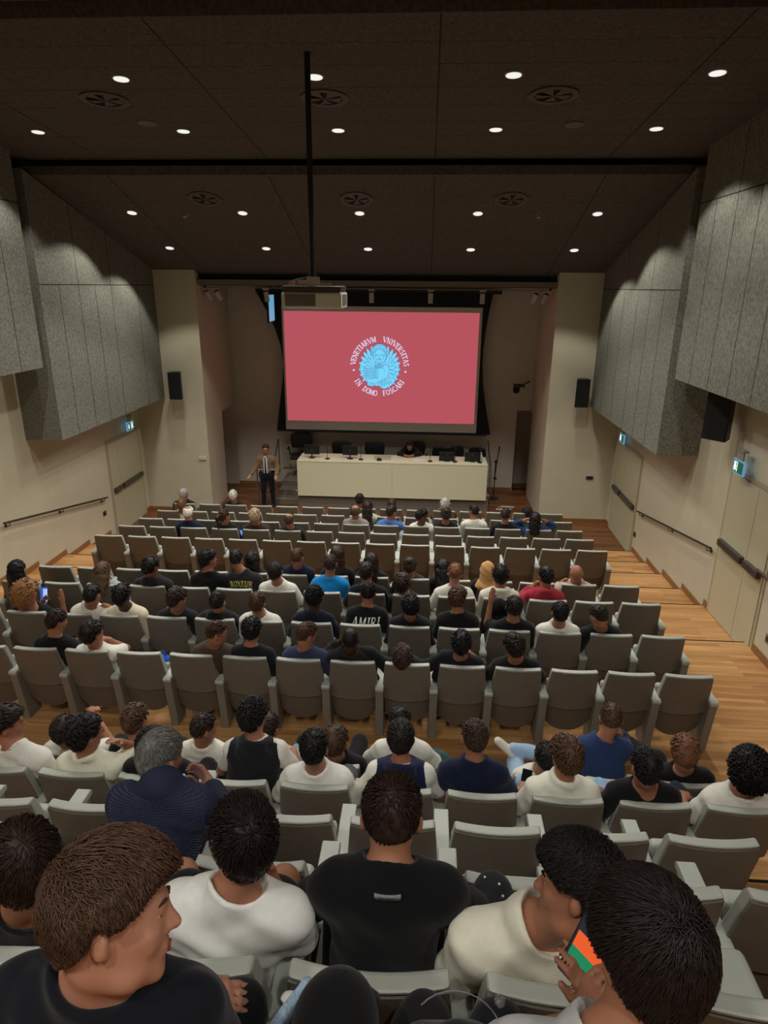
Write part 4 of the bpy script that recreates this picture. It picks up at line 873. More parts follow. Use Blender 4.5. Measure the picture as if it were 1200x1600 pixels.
def person(p, D):
    rng = np.random.RandomState(p['row']*100+p['k'])
    near = D < 3.4
    vox = .0065 if D < 1.6 else .0078 if D < 2.6 else .0095 if D < 3.4 else .012 if D < 5.6 else .015 if D < 7.4 else .018 if D < 9.5 else .021
    ov = OV.get((p['row'], p['k']), {})
    root = empty('person', ov.get('loc') or (seat_x(p['k']), RIM[p['row']], FL[p['row']]), ov.get('rz', 0))
    lab = p['short']
    if 'row' not in lab and p['row'] < 20 and len(lab.split()) <= 12: lab += ', '+('front row' if p['row'] == 1 else ORD[p['row']-1]+' row')
    tag(root, lab, 'person')
    H = np.array(p['head']); R = rotm(p['yaw'], p['pitch'], OV.get((p['row'], p['k']), {}).get('roll', 0))
    Sx = .5*p['bx']+.5*H[0] if p['row'] < 13 else p['bx']
    S_ = np.array(ov['S']) if 'S' in ov else np.array((Sx, max(.15, H[1]-.03), H[2]-.232))
    P0 = np.array((.35*Sx, .27, .53))
    if H[2] < 1.05 and p['row'] > 5: P0 = np.array((.3*Sx, .42, .50))
    if 'P0' in ov: P0 = np.array(ov['P0'])
    up = (S_-P0)/np.linalg.norm(S_-P0); w = .158 if p['hair'] not in ('long', 'bun', 'pony', 'hijab') else .140
    nb = S_+np.array((0, -.005, .062)); nt = H+R@np.array((0, -.022, -.075))
    core = lambda g: [rcone(S_-up*.10, P0, .158+g, .150+g, (1, .64, 1), .05), rcone(S_+np.array((-w, 0, -.035)), S_+np.array((w, 0, -.035)), .060+g, .060+g, k=.06),
                      rcone(nb, S_+np.array((-w*.8, -.005, -.02)), .045+g, .045+g, k=.05), rcone(nb, S_+np.array((w*.8, -.005, -.02)), .045+g, .045+g, k=.05)]
    arms = p['arms']; sh, el, wr = {}, {}, {}; hd = {}
    for s in (-1, 1):
        sh[s] = S_+np.array((s*(w+.012), 0, -.04)); a = arms; v = None
        if a == 'cheekL' and s < 0 or a == 'cheekR' and s > 0 or a == 'cheekRlow' and s > 0 or a == 'upboth' or a == 'cheekRout' and s > 0 or a == 'chinR' and s > 0 or a == 'upleft' and s < 0 or a == 'handneck' and s > 0 or a == 'glasses' and s > 0:
            if a == 'upleft': e_, w_ = S_+np.array((-.20, .20, .02)), S_+np.array((-.12, .26, .26))
            elif a == 'upboth': e_, w_ = S_+np.array((s*.27, .12, .0)), H+np.array((s*.13, .02, -.01))
            elif a == 'cheekRout': e_, w_ = S_+np.array((.38, .16, -.10)), H+R@np.array((.15, .12, -.03))
            elif a == 'cheekRlow': e_, w_ = S_+np.array((.20, .24, -.16)), H+R@np.array((.07, .11, -.15))
            elif a == 'handneck': e_, w_ = S_+np.array((.30, .10, -.20)), S_+np.array((.14, .20, -.02))
            elif a == 'glasses': e_, w_ = S_+np.array((.20, .28, -.10)), H+R@np.array((.10, .14, -.08))
            else: e_, w_ = S_+np.array((s*.24, .22, -.16)), H+R@np.array((s*.085, .10, -.13))
            v = (e_, w_)
        elif a == 'phoneR' : v = (S_+np.array((s*.23, .08, -.26)), S_+np.array((.10+s*.07, .36, -.16)))
        elif a == 'tablet' : v = (S_+np.array((s*.2+.05, .22, -.2)), H+np.array((.20+s*.07, .24, -.09)))
        elif a == 'phoneL' : v = (S_+np.array((s*.20-.05, .20, -.20)), H+np.array((-.155+(.02 if s > 0 else -.0), .13+(.03 if s > 0 else .0), -.12-(.05 if s > 0 else 0))))
        elif a == 'prayer' : v = (S_+np.array((s*.2, .25, -.14)), S_+np.array((s*.05, .36, .02)))
        elif a in ('spread',) or a == 'spreadL' and s < 0: v = (S_+np.array((s*.27, .0, -.06)), S_+np.array((s*.48, .04, -.10)))
        elif a == 'elbowout': v = (S_+np.array((s*.28, .10, -.22)), S_+np.array((s*.10, .28, -.25)))
        elif a == 'wide': v = (S_+np.array((s*.27, .06, -.25)), S_+np.array((s*.20, .30, -.31)))
        elif a == 'lapwide': v = (S_+np.array((s*.29, .10, -.24)), S_+np.array((s*.12, .32, -.30)))
        else: v = (S_+np.array((s*.225, .05, -.27)), S_+np.array((s*.12, .29, -.33)))
        el[s], wr[s] = v
        # keep limb lengths human
        d = el[s]-sh[s]; el[s] = sh[s]+d/np.linalg.norm(d)*.285; d = wr[s]-el[s]; wr[s] = el[s]+d/np.linalg.norm(d)*.25
    for s, v in ov.get('arm', {}).items():
        el[s] = sh[s]+(np.array(v[0])-sh[s])*min(1, .30/np.linalg.norm(np.array(v[0])-sh[s])); wr[s] = np.array(v[1]); d = wr[s]-el[s]; wr[s] = el[s]+d*min(1, .27/np.linalg.norm(d))
    kn, an = {}, {}
    for s in (-1, 1):
        kx = P0[0]+s*.15; ky, kz = .66, .50
        if p['row'] == 14: kx, ky, kz = P0[0]+s*.17, .64, .56
        if p['hair'] == 'near_dark': kx, kz, ky = P0[0]+(.13 if s > 0 else -.26), .60, .64
        if (p['row'], p['k']) == (14, 10): kx, ky, kz = P0[0]+(-.26 if s < 0 else .10), .62, .62
        if p['row'] == 10: ky, kz = .70, .52
        if (p['row'], p['k']) == (10, 8): ky, kz, kx = .80, .62, P0[0]+s*.22
        if (p['row'], p['k']) == (10, 12): ky = .72
        kn[s] = np.array((kx, ky, kz)); an[s] = np.array((kx, min(ky-.02, .66), .10))
        if p['row'] == 10 and p['k'] == 13 and s < 0: kn[s] = np.array((-.20, .80, .50)); an[s] = np.array((-.30, 1.18, .22))
    for s, v in ov.get('leg', {}).items(): kn[s] = np.array(v[0]); an[s] = np.array(v[1])
    shorts = p['hair'] == 'near_dark'
    legs = lambda g, full=True: sum([[rcone(P0+np.array((s*.085, 0, -.03)), kn[s], .085+g, .058+g, k=.04)]+([rcone(kn[s], an[s], .054+g, .040+g, k=.03)] if full else []) for s in (-1, 1)], [])
    body = head_prims(H, R)+[rcone(nt, nb, .056, .060, k=.03)]+core(0 if p['shirt'] == 'tank' else -.006 if p['shirt'] == 'vneck' else -.014)+legs(0)
    for s in (-1, 1):
        body += [rcone(sh[s], el[s], .048, .040, k=.03), rcone(el[s], wr[s], .040, .027, k=.02)]
        dd = wr[s]-el[s]; pn = (0, 0, -1)
        cu = .5
        if arms in ('phoneL',): pn = (-.3 if s > 0 else 1, 0, 0); cu = .9; dd = np.array((.25 if s < 0 else -.1, .25, 1.))
        elif arms in ('tablet', 'phoneR'): pn = (-s, 0, .2); cu = .8
        elif arms.startswith('cheek') or arms.startswith('chin') or arms in ('upboth',): pn = (-s, -.3, 0); cu = .9
        if s in ov.get('hand', {}): dd, pn, cu = ov['hand'][s]; dd = np.array(dd, float)
        if D > 7.4: body += [rcone(wr[s], wr[s]+dd/np.linalg.norm(dd)*.13, .030, .024, (1, 1, 1), .02)]+hand_prims(wr[s], dd, s, cu, pn)
        else: body += hand_prims(wr[s], dd, s, cu, pn)
    V, Q = surface(body, vox); np_mesh('body', V, Q, skin_mat(p['skin']), root)
    hands = (wr, el)
    # ---- clothes
    st = p['shirt']; base = {'pin': 'tee', 'boxeur': 'tee', 'amiri': 'tee', 'tag': 'tee', 'greytee': 'tee', 'vneck': 'tee', 'shirtdots': 'shirt', 'vestn': 'vest'}.get(st, st)
    g = .014 if base in ('tee', 'polo', 'tank', 'vest') else .020
    g2 = g+.006
    ph = rng.rand(6)*6
    amp = .0035 if vox > .013 else .0045
    if st in ('boxeur', 'amiri', 'pin', 'tag', 'shirtdots', 'vestn'): amp = .0018
    def wrinkle(F, X, Y, Z):
        n_ = np.sin(23*X+11*Z+ph[0])*np.sin(17*Z-13*Y+ph[1])+.6*np.sin(41*Z+29*X+ph[2])*np.sin(19*X-31*Y+ph[3])+.5*np.sin(60*(Z+X*.6)+ph[4])
        return F+amp*n_
    neckp = rcone(nt, nb, .056+g, .061+g, k=.03); SP = core(g)+[neckp]
    def sleeve(t, gg): 
        o = []
        for s in (-1, 1):
            if t <= 1: o.append(rcone(sh[s], lerp(sh[s], el[s], t), .050+gg, .050+gg, k=.04))
            else: o += [rcone(sh[s], el[s], .050+gg, .043+gg, k=.04), rcone(el[s], lerp(el[s], wr[s], t-1), .043+gg, .032+gg, k=.03)]
        return o
    neckcut = [(lambda f: (f[0], f[1], f[2], f[3], .02))(rcone(nb+np.array((0, .0, -.015)), nt, .062, .062)) if True else None]
    nax = (nt-nb)/np.linalg.norm(nt-nb); nax = nax+np.array((0, .12, 0)); nax /= np.linalg.norm(nax); tl = math.degrees(math.atan2(nax[1], nax[2]))
    nc = rcone(nb+nax*.064, nb+nax*.20, .092, .10)
    cuts = [(nc[0], nc[1], nc[2], nc[3], .03)]
    ringR = .0765 if g < .018 else .082
    if st == 'vneck': v_ = rcone(nb+np.array((0, -.05, -.02)), nb+np.array((0, -.13, -.085)), .058, .012); cuts.append((v_[0], v_[1], v_[2], 0, .03))
    if base == 'tank':
        v_ = rcone(nb+np.array((-.05, -.05, .0)), nb+np.array((.05, -.05, .0)), .07, .07); cuts.append((v_[0], v_[1], v_[2], 0, .03))
    Mh = rotm(0, -8)
    col_extra = []
    if base in ('polo', 'shirt', 'jacket'): col_extra = [torus(nb+nax*.028, frame(nax), .074, .011, k=.012), torus(nb+nax*.012, frame(nax), ringR, .012, k=.015)]
    elif base in ('tee', 'long', 'vest'): col_extra = [torus(nb+nax*.009, frame(nax), ringR, .008, k=.008)] if st != 'vneck' else []
    hood_extra = []
    if base in ('hood',) or st in ('vest', 'vestn'):
        hood_extra = [torus(nb+np.array((0, -.02, .0)), rotm(0, 20), .088, .026, k=.03, sy=1.1), elli(nb+np.array((0, -.085, -.045)), (.105, .042, .085), rotm(0, -15), .035)]
    cm = cloth_mat(p['scol'])
    if base == 'vest':
        under = core(.010)+[rcone(nt, nb, .066, .071, k=.03)]+sleeve(.66, .010)
        V, Q = surface(under, vox, cuts, wrinkle, extra=[torus(nb+nax*.009, frame(nax), .074, .008, k=.008)]); np_mesh('undershirt', V, Q, cloth_mat('dcd9d0'), root)
        SPv = [rcone(S_-up*.09, P0, .186, .174, (1, .66, 1), .05), rcone(S_+np.array((-w*.88, -.002, -.035)), S_+np.array((w*.88, -.002, -.035)), .079, .079, k=.05)]
        V, Q = surface(SPv, vox, cuts, wrinkle, extra=hood_extra); np_mesh('hooded_vest', V, Q, cm, root)
    else:
        t = {'tee': .68, 'polo': .68, 'tank': .06, 'shirt': 1.72, 'jacket': 1.85, 'hood': 1.85, 'long': 1.85}[base]
        if st == 'shirt' and p['scol'] == 'dfdccc': t = .7
        SP = SP+sleeve(t, g+(.004 if base in ('tee', 'polo') else 0))
        if st == 'shirtdots': cm = mat('cloth_dots', srgb(p['scol']), .8, bump=.1, bscale=200)
        if st == 'pin': cm = mat('cloth_pin', srgb(p['scol']), .8)
        V, Q = surface(SP, vox, cuts, wrinkle, extra=col_extra+hood_extra)
        np_mesh({'tee': 'tee_shirt', 'polo': 'polo_shirt', 'tank': 'tank_top', 'shirt': 'shirt', 'jacket': 'jacket', 'hood': 'hoodie', 'long': 'jumper'}[base], V, Q, cm, root)
    # trousers / shorts and shoes
    pm = cloth_mat(p['pcol'])
    if shorts: TP = [rcone(P0+np.array((s*.085, 0, -.03)), lerp(P0+np.array((s*.085, 0, 0)), kn[s], .80), .10, .085, k=.04) for s in (-1, 1)]
    else: TP = legs(.014)
    TP.append(rcone(P0+np.array((-.09, 0, -.02)), P0+np.array((.09, 0, -.02)), .12, .12, k=.05))
    V, Q = surface(TP, max(vox, .012), (), wrinkle); np_mesh('shorts' if shorts else 'trousers', V, Q, pm, root)
    for s in (-1, 1):
        a = an[s]; fw = np.array((0, .10, -.045)) if not (s > 0 and 'fw' in ov) else np.array(ov['fw'])
        V, Q = surface([rcone(a+np.array((0, -.02, -.045)), a+fw+np.array((0, .06, 0) if not (s > 0 and 'fw' in ov) else (-.05, 0, .03)), .045, .036, (1, 1, 1), .02), rcone(a, a+np.array((0, 0, -.04)), .046, .05, k=.02)], .014)
        np_mesh('shoe', V, Q, cloth_mat('d8d2c4' if (p['row'] + p['k']) % 3 == 0 or (p['row'], p['k']) == (10, 11) else '1c1c1e'), root)
    # ---- hair
    make_hair(p, H, R, root, vox, D, rng)
    face_bits(p, H, R, root, D)
    prints(p, S_, nb, up, root, D, SP if base != 'vest' else SPv, cuts)
    return root, H, R, S_, el, wr
def face_bits(p, H, R, root, D):
    t = lambda x, y, z: Vector(H+R@np.array((x, y, z)))
    if abs(p['yaw']) < 30 and D > 2.2 and p['row'] < 90: pass
    if D < 9.5 and (abs(p['yaw']) >= 30 or p['row'] >= 13) or p['row'] >= 90:
        for s in (-1, 1):
            c = t(s*.031, .079, -.003); e = MB(); 
            for i in range(1): pass
            e.lathe([(.0005, -.0125), (.008, -.0095), (.0122, -.003), (.0122, .003), (.008, .0095), (.0005, .0125)], c, 12); ey = e.build('eye', mat('eye_white', srgb(190, 182, 172), .2), root, smooth=True)
            d = Vector(R@np.array((0, 1, 0))); MB().tube([c+d*.0112, c+d*.0128], .0055, 10).build('iris', mat('iris', (.02, .012, .008), .15), ey)
            MB().tube([t(s*.014, .0985, .016), t(s*.031, .0975, .021), t(s*.047, .088, .016)], [.0035, .0042, .002], 6).build('eyebrow', hair_mat(p['hcol'] if p['hair'] != 'bald' else '4a3a30'), root, smooth=True)
        MB().tube([t(-.022, .0945, -.0675), t(-.008, .1035, -.066), t(.008, .1035, -.066), t(.022, .0945, -.0675)], [.002, .0042, .0042, .002], 6).tube([t(-.019, .0935, -.073), t(0, .1025, -.0765), t(.019, .0935, -.073)], [.002, .005, .002], 6).build('lips', mat('lips', srgb(150, 80, 72), .4), root, smooth=True)
    if 'glasses' in p['short'] or p['arms'] == 'glasses' or p.get('glasses'):
        g = MB()
        for s in (-1, 1):
            c = t(s*.033, .106, -.006)
            g.tube([t(s*.033+.024*math.cos(a), .108, -.006+.019*math.sin(a)) for a in [i*math.pi/8 for i in range(17)]], .0022, 5)
            g.tube([t(s*.058, .105, .0), t(s*.082, .05, .0), t(s*.084, .0, -.004)], .002, 5)
        g.tube([t(-.01, .11, -.002), t(.01, .11, -.002)], .002, 5); g.build('glasses', blackp, root)
STY = {  # lift above the skull, side lift, lock length, lock count factor, curl, nape z
 'short': (.020, .010, .050, 1, 0, -.075), 'fade': (.018, .003, .040, 1, 0, -.045), 'curly': (.034, .016, .035, 1.2, 1, -.07), 'volume': (.038, .018, .07, 1.1, .35, -.075),
 'bigcurly': (.070, .065, .05, 2.0, 1, -.14), 'bigcurlyblack': (.050, .048, .04, 2.0, 1, -.10), 'crop': (.006, .003, .01, 0, 0, -.05), 'long': (.024, .022, .09, 1.2, .2, -.10), 'bun': (.020, .014, .06, 1, 0, -.08),
 'pony': (.020, .014, .06, 1, 0, -.08), 'balding': (.010, .009, .03, .6, 0, -.075),
 'cap': (.012, .010, .03, .3, 0, -.07), 'near_brown': (.030, .018, .075, 1, .15, -.085), 'near_dark': (.034, .018, .06, 1, .15, -.085), 'near_fade': (.030, .006, .045, 1, 0, -.04), 'near_messy': (.045, .024, .07, 1, .7, -.07), 'near_wavy': (.044, .018, .10, 1, .75, -.06), 'near_straight': (.032, .022, .11, 1, 0, -.095)}
def make_hair(p, H, R, root, vox, D, rng):
    st = p['hair']; hm = hair_mat(p['hcol'])
    t = lambda x, y, z: H+R@np.array((x, y, z))
    if st == 'bald': return
    if st == 'hijab':
        m = cloth_mat(p['hcol']); pr = [elli(t(0, -.012, .0), (.094, .112, .122), R, 0), rcone(t(0, -.02, -.05), t(0, .0, -.19), .085, .11, k=.04), elli(t(0, -.03, -.22), (.16, .11, .06), None, .05)]
        c = elli(t(0, .10, -.02), (.055, .06, .07), R); V, Q = surface(pr, min(vox, .014), [(c[0], c[1], c[2], 0, .02)], lambda F, X, Y, Z: F+.004*np.sin(70*Z+40*X)); np_mesh('headscarf', V, Q, m, root); return
    lift, side, LL, nf, curl, nape = STY[st]
    ph = rng.rand(4)*6; nz = .004 if D < 5 else .006
    def local(X, Y, Z):
        x, y, z = X-H[0], Y-H[1], Z-H[2]; return [(R[0][i]*x+R[1][i]*y+R[2][i]*z) for i in range(3)]
    def hairline(q):  # positive where hair grows
        a = q[2]-np.interp(q[1], [-.12, -.08, -.045, -.005, .03, .065, .095], [nape, nape, nape*.62, .005, .018, .050, .062])
        if st == 'balding': a = np.minimum(a, np.sqrt(q[0]**2+(q[1]+.012)**2+(q[2]-.10)**2)-.068)
        if st not in ('long', 'bigcurly', 'bigcurlyblack'): a = np.where(np.abs(q[0]) > .055, np.minimum(a, (np.sqrt(((q[1]+.002)/.026)**2+((q[2]+.02)/.042)**2)-1)*.03), a)
        return a
    def post(F, X, Y, Z):
        q = local(X, Y, Z)
        n_ = np.sin(95*q[0]+ph[0])*np.sin(80*q[1]+ph[1])*np.sin(70*q[2]+ph[2])+.5*np.sin(150*q[0]+60*q[2])*np.sin(130*q[1]+ph[3])
        F = F+n_*(nz*(1.6 if curl > .9 else .7)); return np.maximum(F, -hairline(q)*.9)
    lc, sc_ = (lift*.80, side*.70) if D < 3.4 else (lift, side)
    pr = [elli(t(0, -.004, (lc-sc_)*.55), (HR[0]+sc_, HR[1]+(sc_+lc)/2*.9, HR[2]+(lc+sc_)/2), R, 0)]
    if st == 'near_messy' or st == 'volume' or st == 'near_wavy' or st == 'near_dark': pr.append(elli(t(.01, .028, .072), (.070, .072, .048+lc*.3), R, .02))
    v2 = min(vox, .013) if D > 3.4 else vox*.8
    V, Q = surface(pr, v2, (), post)
    vs, qs = [V], [Q]; off = len(V)
    if st in ('long', 'pony', 'bun'):
        if st == 'long':
            e2 = [elli(t(0, -.062, -.04), (.090, .052, .10), R, 0), rcone(t(-.05, -.065, -.06), t(-.06, -.085, -.24), .045, .034, k=.03), rcone(t(.05, -.065, -.06), t(.06, -.085, -.24), .045, .034, k=.03), rcone(t(0, -.08, -.06), t(0, -.10, -.25), .05, .036, k=.03)]
            e2 += [rcone(t(s*.075, -.01, .0), t(s*.085, .0, -.17), .026, .022, k=.02) for s in (-1, 1)]
        elif st == 'pony': e2 = [rcone(t(0, -.10, .04), t(0, -.15, .0), .028, .034, k=.02), rcone(t(0, -.15, .0), t(0, -.13, -.20), .034, .014, k=.02)]
        else: e2 = [elli(t(0, -.085, .075), (.045, .042, .040), R, .02)]
        V, Q = surface(e2, v2, (), lambda F, X, Y, Z: F+.005*np.sin(55*local(X, Y, Z)[0]+20*Z)*np.sin(40*Z+ph[0]))
        vs.append(V); qs.append(Q+off); off += len(V)
    # locks
    n = int((13000 if D < 2.2 else 1800 if D < 3.4 else 650 if D < 5.2 else 260 if D < 8 else 110)*nf)
    if n:
        u = rng.normal(size=(n*3, 3)); u /= np.linalg.norm(u, axis=1)[:, None]
        pos = u*np.array(HR); hl = hairline([pos[:, 0], pos[:, 1], pos[:, 2]]); pos = pos[hl > .004][:n]
        zt = np.clip((pos[:, 2]+.02)/.10, 0, 1); li = side+(lift-side)*zt
        nn = pos/np.array(HR)**2; nn /= np.linalg.norm(nn, axis=1)[:, None]
        wh = np.array((.010, -.075, .072)); d = pos-wh; d += np.array((0, .35, 0))*np.clip(pos[:, 2:3]-.04, 0, 1)*6*.05
        d[:, 2] -= .03; d += rng.normal(size=d.shape)*.03*np.exp(-((pos-wh)**2).sum(1)/.0012)[:, None]; d /= np.linalg.norm(d, axis=1)[:, None]
        d += rng.normal(size=d.shape)*((.07+.12*curl) if D < 3.4 else (.16+.3*curl))
        fr = 38 if D < 3.4 else 30; A_ = (.14 if D < 3.4 else .3)+1.0*curl
        A_ = A_*np.clip(np.sqrt(((pos-wh)**2).sum(1))/.05, 0, 1)[:, None]
        d += A_*np.stack([np.sin(fr*pos[:, 1]+ph[0]+np.sin(fr*.7*pos[:, 2])), np.sin(fr*pos[:, 2]+ph[1]+np.sin(fr*.6*pos[:, 0])), np.sin(fr*pos[:, 0]+ph[2]+np.sin(fr*.8*pos[:, 1]))], 1)*.6
        seg = 5 if D > 3.4 else 7; L = LL*(.6+.7*rng.rand(len(pos)))*(.45+.55*zt)
        if D > 3.4: wd = .0045+.0035*rng.rand(len(pos)); wd *= (1.5 if D > 6 else 1.1)
        else: wd = .0010+.0010*rng.rand(len(pos)); wd = wd*(1.25 if D > 2.2 else 1)
        if curl > .9: wd *= 1.3
        li = li*(.72+.34*rng.rand(len(pos)))
        path = [pos+nn*(li*.92)[:, None]]; dead = np.zeros(len(pos), bool); clip = st not in ('long', 'bigcurly', 'bigcurlyblack'); fade_ = [np.ones(len(pos))]; cur = path[0].copy(); ph1 = rng.rand(len(pos))*6.28
        for i in range(1, seg):
            nn_ = cur/np.array(HR)**2; nn_ /= np.linalg.norm(nn_, axis=1)[:, None]
            tg = d-nn_*(d*nn_).sum(1)[:, None]; tg /= np.linalg.norm(tg, axis=1)[:, None]+1e-9
            sd = np.cross(nn_, tg); a = ph1+i*(2.2 if curl > .9 else 1.0)
            prev = cur; cur = cur+(tg+sd*(np.sin(a)*curl*.9)[:, None])*(L/seg)[:, None]
            rad = np.sqrt(((cur/(np.array(HR)+li[:, None]*(1.0+.10*math.sin(i))))**2).sum(1)); tgt = 1.0+(.03*curl*np.sin(a*1.3))+.015*i/seg+.0*rad
            cur = cur*(tgt/rad)[:, None] if True else cur
            if clip:
                qq = cur*np.array(HR)/(np.array(HR)+li[:, None]); dead |= hairline([qq[:, 0], qq[:, 1], qq[:, 2]]) < (-.004 if D > 3.4 else -.012+.004*np.sin(40*qq[:, 0]))
                cur = np.where(dead[:, None], prev, cur)
            fade_.append(np.where(dead, 0., 1.)); path.append(cur.copy())
        Pm = np.stack(path, 1); m = len(pos)
        tang = np.gradient(Pm, axis=1); tang /= np.linalg.norm(tang, axis=2)[..., None]+1e-9
        ref = Pm/np.linalg.norm(Pm, axis=2)[..., None]; sdv = np.cross(tang, ref); sdv /= np.linalg.norm(sdv, axis=2)[..., None]+1e-9
        prof = np.sin(np.linspace(.55, 3.0, seg)); prof[-1] = .12
        w_ = wd[:, None, None]*prof[None, :, None]*(.15+.85*np.stack(fade_, 1)[..., None])
        ring = np.stack([Pm+sdv*w_, Pm+ref*w_*.9, Pm-sdv*w_], 2)   # m, seg, 3, 3
        Vl = ring.reshape(-1, 3)@R.T+H
        ii = np.arange(m)[:, None]*seg*3; q = []
        for i in range(seg-1):
            for k in range(2):
                a = ii[:, 0]+i*3+k; q.append(np.stack([a, a+1, a+4, a+3], 1))
            a = ii[:, 0]+i*3; q.append(np.stack([a+2, a, a+3, a+5], 1))
        vs.append(Vl); qs.append(np.concatenate(q)+off); off += len(Vl)
    if st == 'cap':
        def pc(F, X, Y, Z): q = local(X, Y, Z); return np.maximum(F, -(q[2]-.012+.15*q[1]))
        V, Q = surface([elli(t(0, -.002, .01), (.094, .114, .118), R, 0)], vox, (), pc); cp = np_mesh('baseball_cap', V, Q, cloth_mat('0d0d0f'), root)
        V, Q = surface([elli(t(0, .125, .012), (.075, .085, .010), R @ rotm(0, 14), 0)], .007); np_mesh('cap_brim', V, Q, cloth_mat('0d0d0f'), cp)
        V, Q = surface([elli(t(0, -.002, .130), (.010, .010, .005), R, 0)], .004); np_mesh('cap_button', V, Q, cloth_mat('1c1c20'), cp)
    np_mesh('hair', np.concatenate(vs), np.concatenate(qs), hm, root)
    if st in ('fade', 'near_fade', 'crop', 'near_dark', 'near_messy', 'short'):
        c = srgb(p['hcol']); s_ = srgb(*SKIN[p['skin']]); mx = tuple(a*.62+b*.38 for a, b in zip(c, s_))
        def post2(F, X, Y, Z):
            q = local(X, Y, Z); a = q[2]-np.interp(q[1], [-.12, -.08, -.045, -.005, .03, .065, .095], [-.085, -.085, -.06, -.005, .0, .03, .055]); return np.maximum(F, -a)
        V, Q = surface([elli(H, tuple(np.array(HR)+.0028), R, 0)], min(v2, .011), (), post2); np_mesh('clipped_sides', V, Q, mat('stubble_'+p['hcol']+p['skin'], mx, .7), root)
def fld(prims, cuts, P_):
    X, Y, Z = P_[:, 0], P_[:, 1], P_[:, 2]; F = None
    for p in prims:
        d = p[0](X, Y, Z); F = d if F is None else (sstep(F, d, p[3]) if p[3] > 0 else np.minimum(F, d))
    return F
def on_back(P2, prims, y0, lift=.007):
    """points (x, z) pushed onto the back of a garment"""
    P2 = np.array(P2); y = np.full(len(P2), y0-.32)
    for _ in range(60): 
        d = fld(prims, (), np.stack([P2[:, 0], y, P2[:, 1]], 1)); y = y+np.clip(d, -.02, .05)*.7
    V = np.stack([P2[:, 0], y, P2[:, 1]], 1); e = .004
    g = np.stack([fld(prims, (), V+np.eye(3)[i]*e)-fld(prims, (), V-np.eye(3)[i]*e) for i in range(3)], 1); g /= np.linalg.norm(g, axis=1)[:, None]+1e-9
    return V, g, np.abs(fld(prims, (), V)) < .006
def decal(quads, prims, y0, name, m, root, lift=.007):
    P2 = [pt for q in quads for pt in q]; V, g, ok = on_back(P2, prims, y0, lift); ok = ok & (g[:, 1] < .2)
    keep = np.repeat(ok.reshape(-1, 4).all(1), 4); V = V[keep]+g[keep]*lift; g = g[keep]; quads = quads[:len(V)//4]; n = len(V)
    if not n: return None
    V2 = np.concatenate([V, V-g*lift*.8]); Q = []
    for i in range(len(quads)):
        a = i*4; Q.append((a, a+3, a+2, a+1)); Q += [(a+j, a+(j+1) % 4, n+a+(j+1) % 4, n+a+j) for j in range(4)]
    o = np_mesh(name, V2, np.array(Q), m, root); return o
def prints(p, S_, nb, up, root, D, prims, cuts):
    st = p['shirt']; x, y, z = S_
    if st == 'boxeur':
        res, tot = text_quads('BOXEUR'); sc = .058; R0 = .42; qs = []
        for ch, cx, w, quads in res:
            for q in quads:
                P_ = []
                for px, py in q: a = (px-tot/2)*sc/R0; r_ = R0+py*sc*1.2; P_.append((x+r_*math.sin(a), z-.075-R0+r_*math.cos(a)))
                qs.append(P_)
        qs += [[(x-.02+.02*math.sin(k), z-.10-.012*k), (x-.04, z-.135-.012*k), (x+.04-.008*k, z-.14-.012*k), (x+.05-.008*k, z-.13-.012*k)] for k in range(3)]
        decal(qs, prims, y, 'shirt_lettering', mat('print_yellow', srgb(178, 168, 70), .7), root)
    elif st == 'amiri':
        res, tot = text_quads('AMIRI'); qs = []; sc = .125
        for ch, cx, w, quads in res:
            for q in quads:
                qs.append([(x+(px-tot/2)*sc*.74+(py-.5)*.02, z-.135+py*.115) for px, py in q])
        decal(qs, prims, y, 'shirt_lettering', mat('print_white', srgb(225, 222, 212), .7), root)
    elif st == 'pin':
        qs = [[(x+k*.035-.002, z-.30), (x+k*.035+.002, z-.30), (x+k*.035+.002, z+.02), (x+k*.035-.002, z+.02)] for k in range(-5, 6)]
        qs2 = []
        for q in qs:
            for i in range(8): a, b = q[0][1]+.04*i, q[0][1]+.04*(i+1); qs2.append([(q[0][0], a), (q[1][0], a), (q[1][0], b), (q[0][0], b)])
        decal(qs2, prims, y, 'pinstripes', mat('pin_dark', srgb(70, 72, 84), .8), root)
    elif st == 'shirtdots':
        qs = []
        for i in range(-24, 25):
            for j in range(52):
                cx, cz = x+i*.0085+(j % 2)*.00425, z-.42+j*.0095; s = .0010
                qs.append([(cx-s*1.6, cz-s), (cx+s*1.6, cz-s), (cx+s*1.6, cz+s), (cx-s*1.6, cz+s)])
        decal(qs, prims, y, 'shirt_dots', mat('dot_pale', srgb(78, 86, 116), .8), root, .004)
    elif st == 'tag':
        qs = []; 
        for i in range(8): a = x+.002-.038+.0095*i; qs.append([(a, z+.030), (a+.0095, z+.030), (a+.0095, z+.047), (a, z+.047)])
        decal(qs, prims, y, 'neck_label', mat('label_grey', srgb(125, 125, 124), .6), root, .006)
        qs = []
        res, tot = text_quads('ESSTESSETS')
        for ch, cx, w, quads in res:
            if ch in 'EST': qs.append([(x+.002+(cx-tot/2)*.0075, z+.0355), (x+.002+(cx-tot/2)*.0075+.003, z+.0355), (x+.002+(cx-tot/2)*.0075+.003, z+.0415), (x+.002+(cx-tot/2)*.0075, z+.0415)])
        decal(qs, prims, y, 'label_lettering', mat('label_ink', srgb(60, 60, 62), .6), root, .0068)
    elif st == 'vestn':
        qs = [[(x+.03, z-.10), (x+.075, z-.10), (x+.075, z-.072), (x+.03, z-.072)]]; decal(qs, prims, y, 'hood_label', mat('print_white', srgb(225, 222, 212), .7), root, .010)

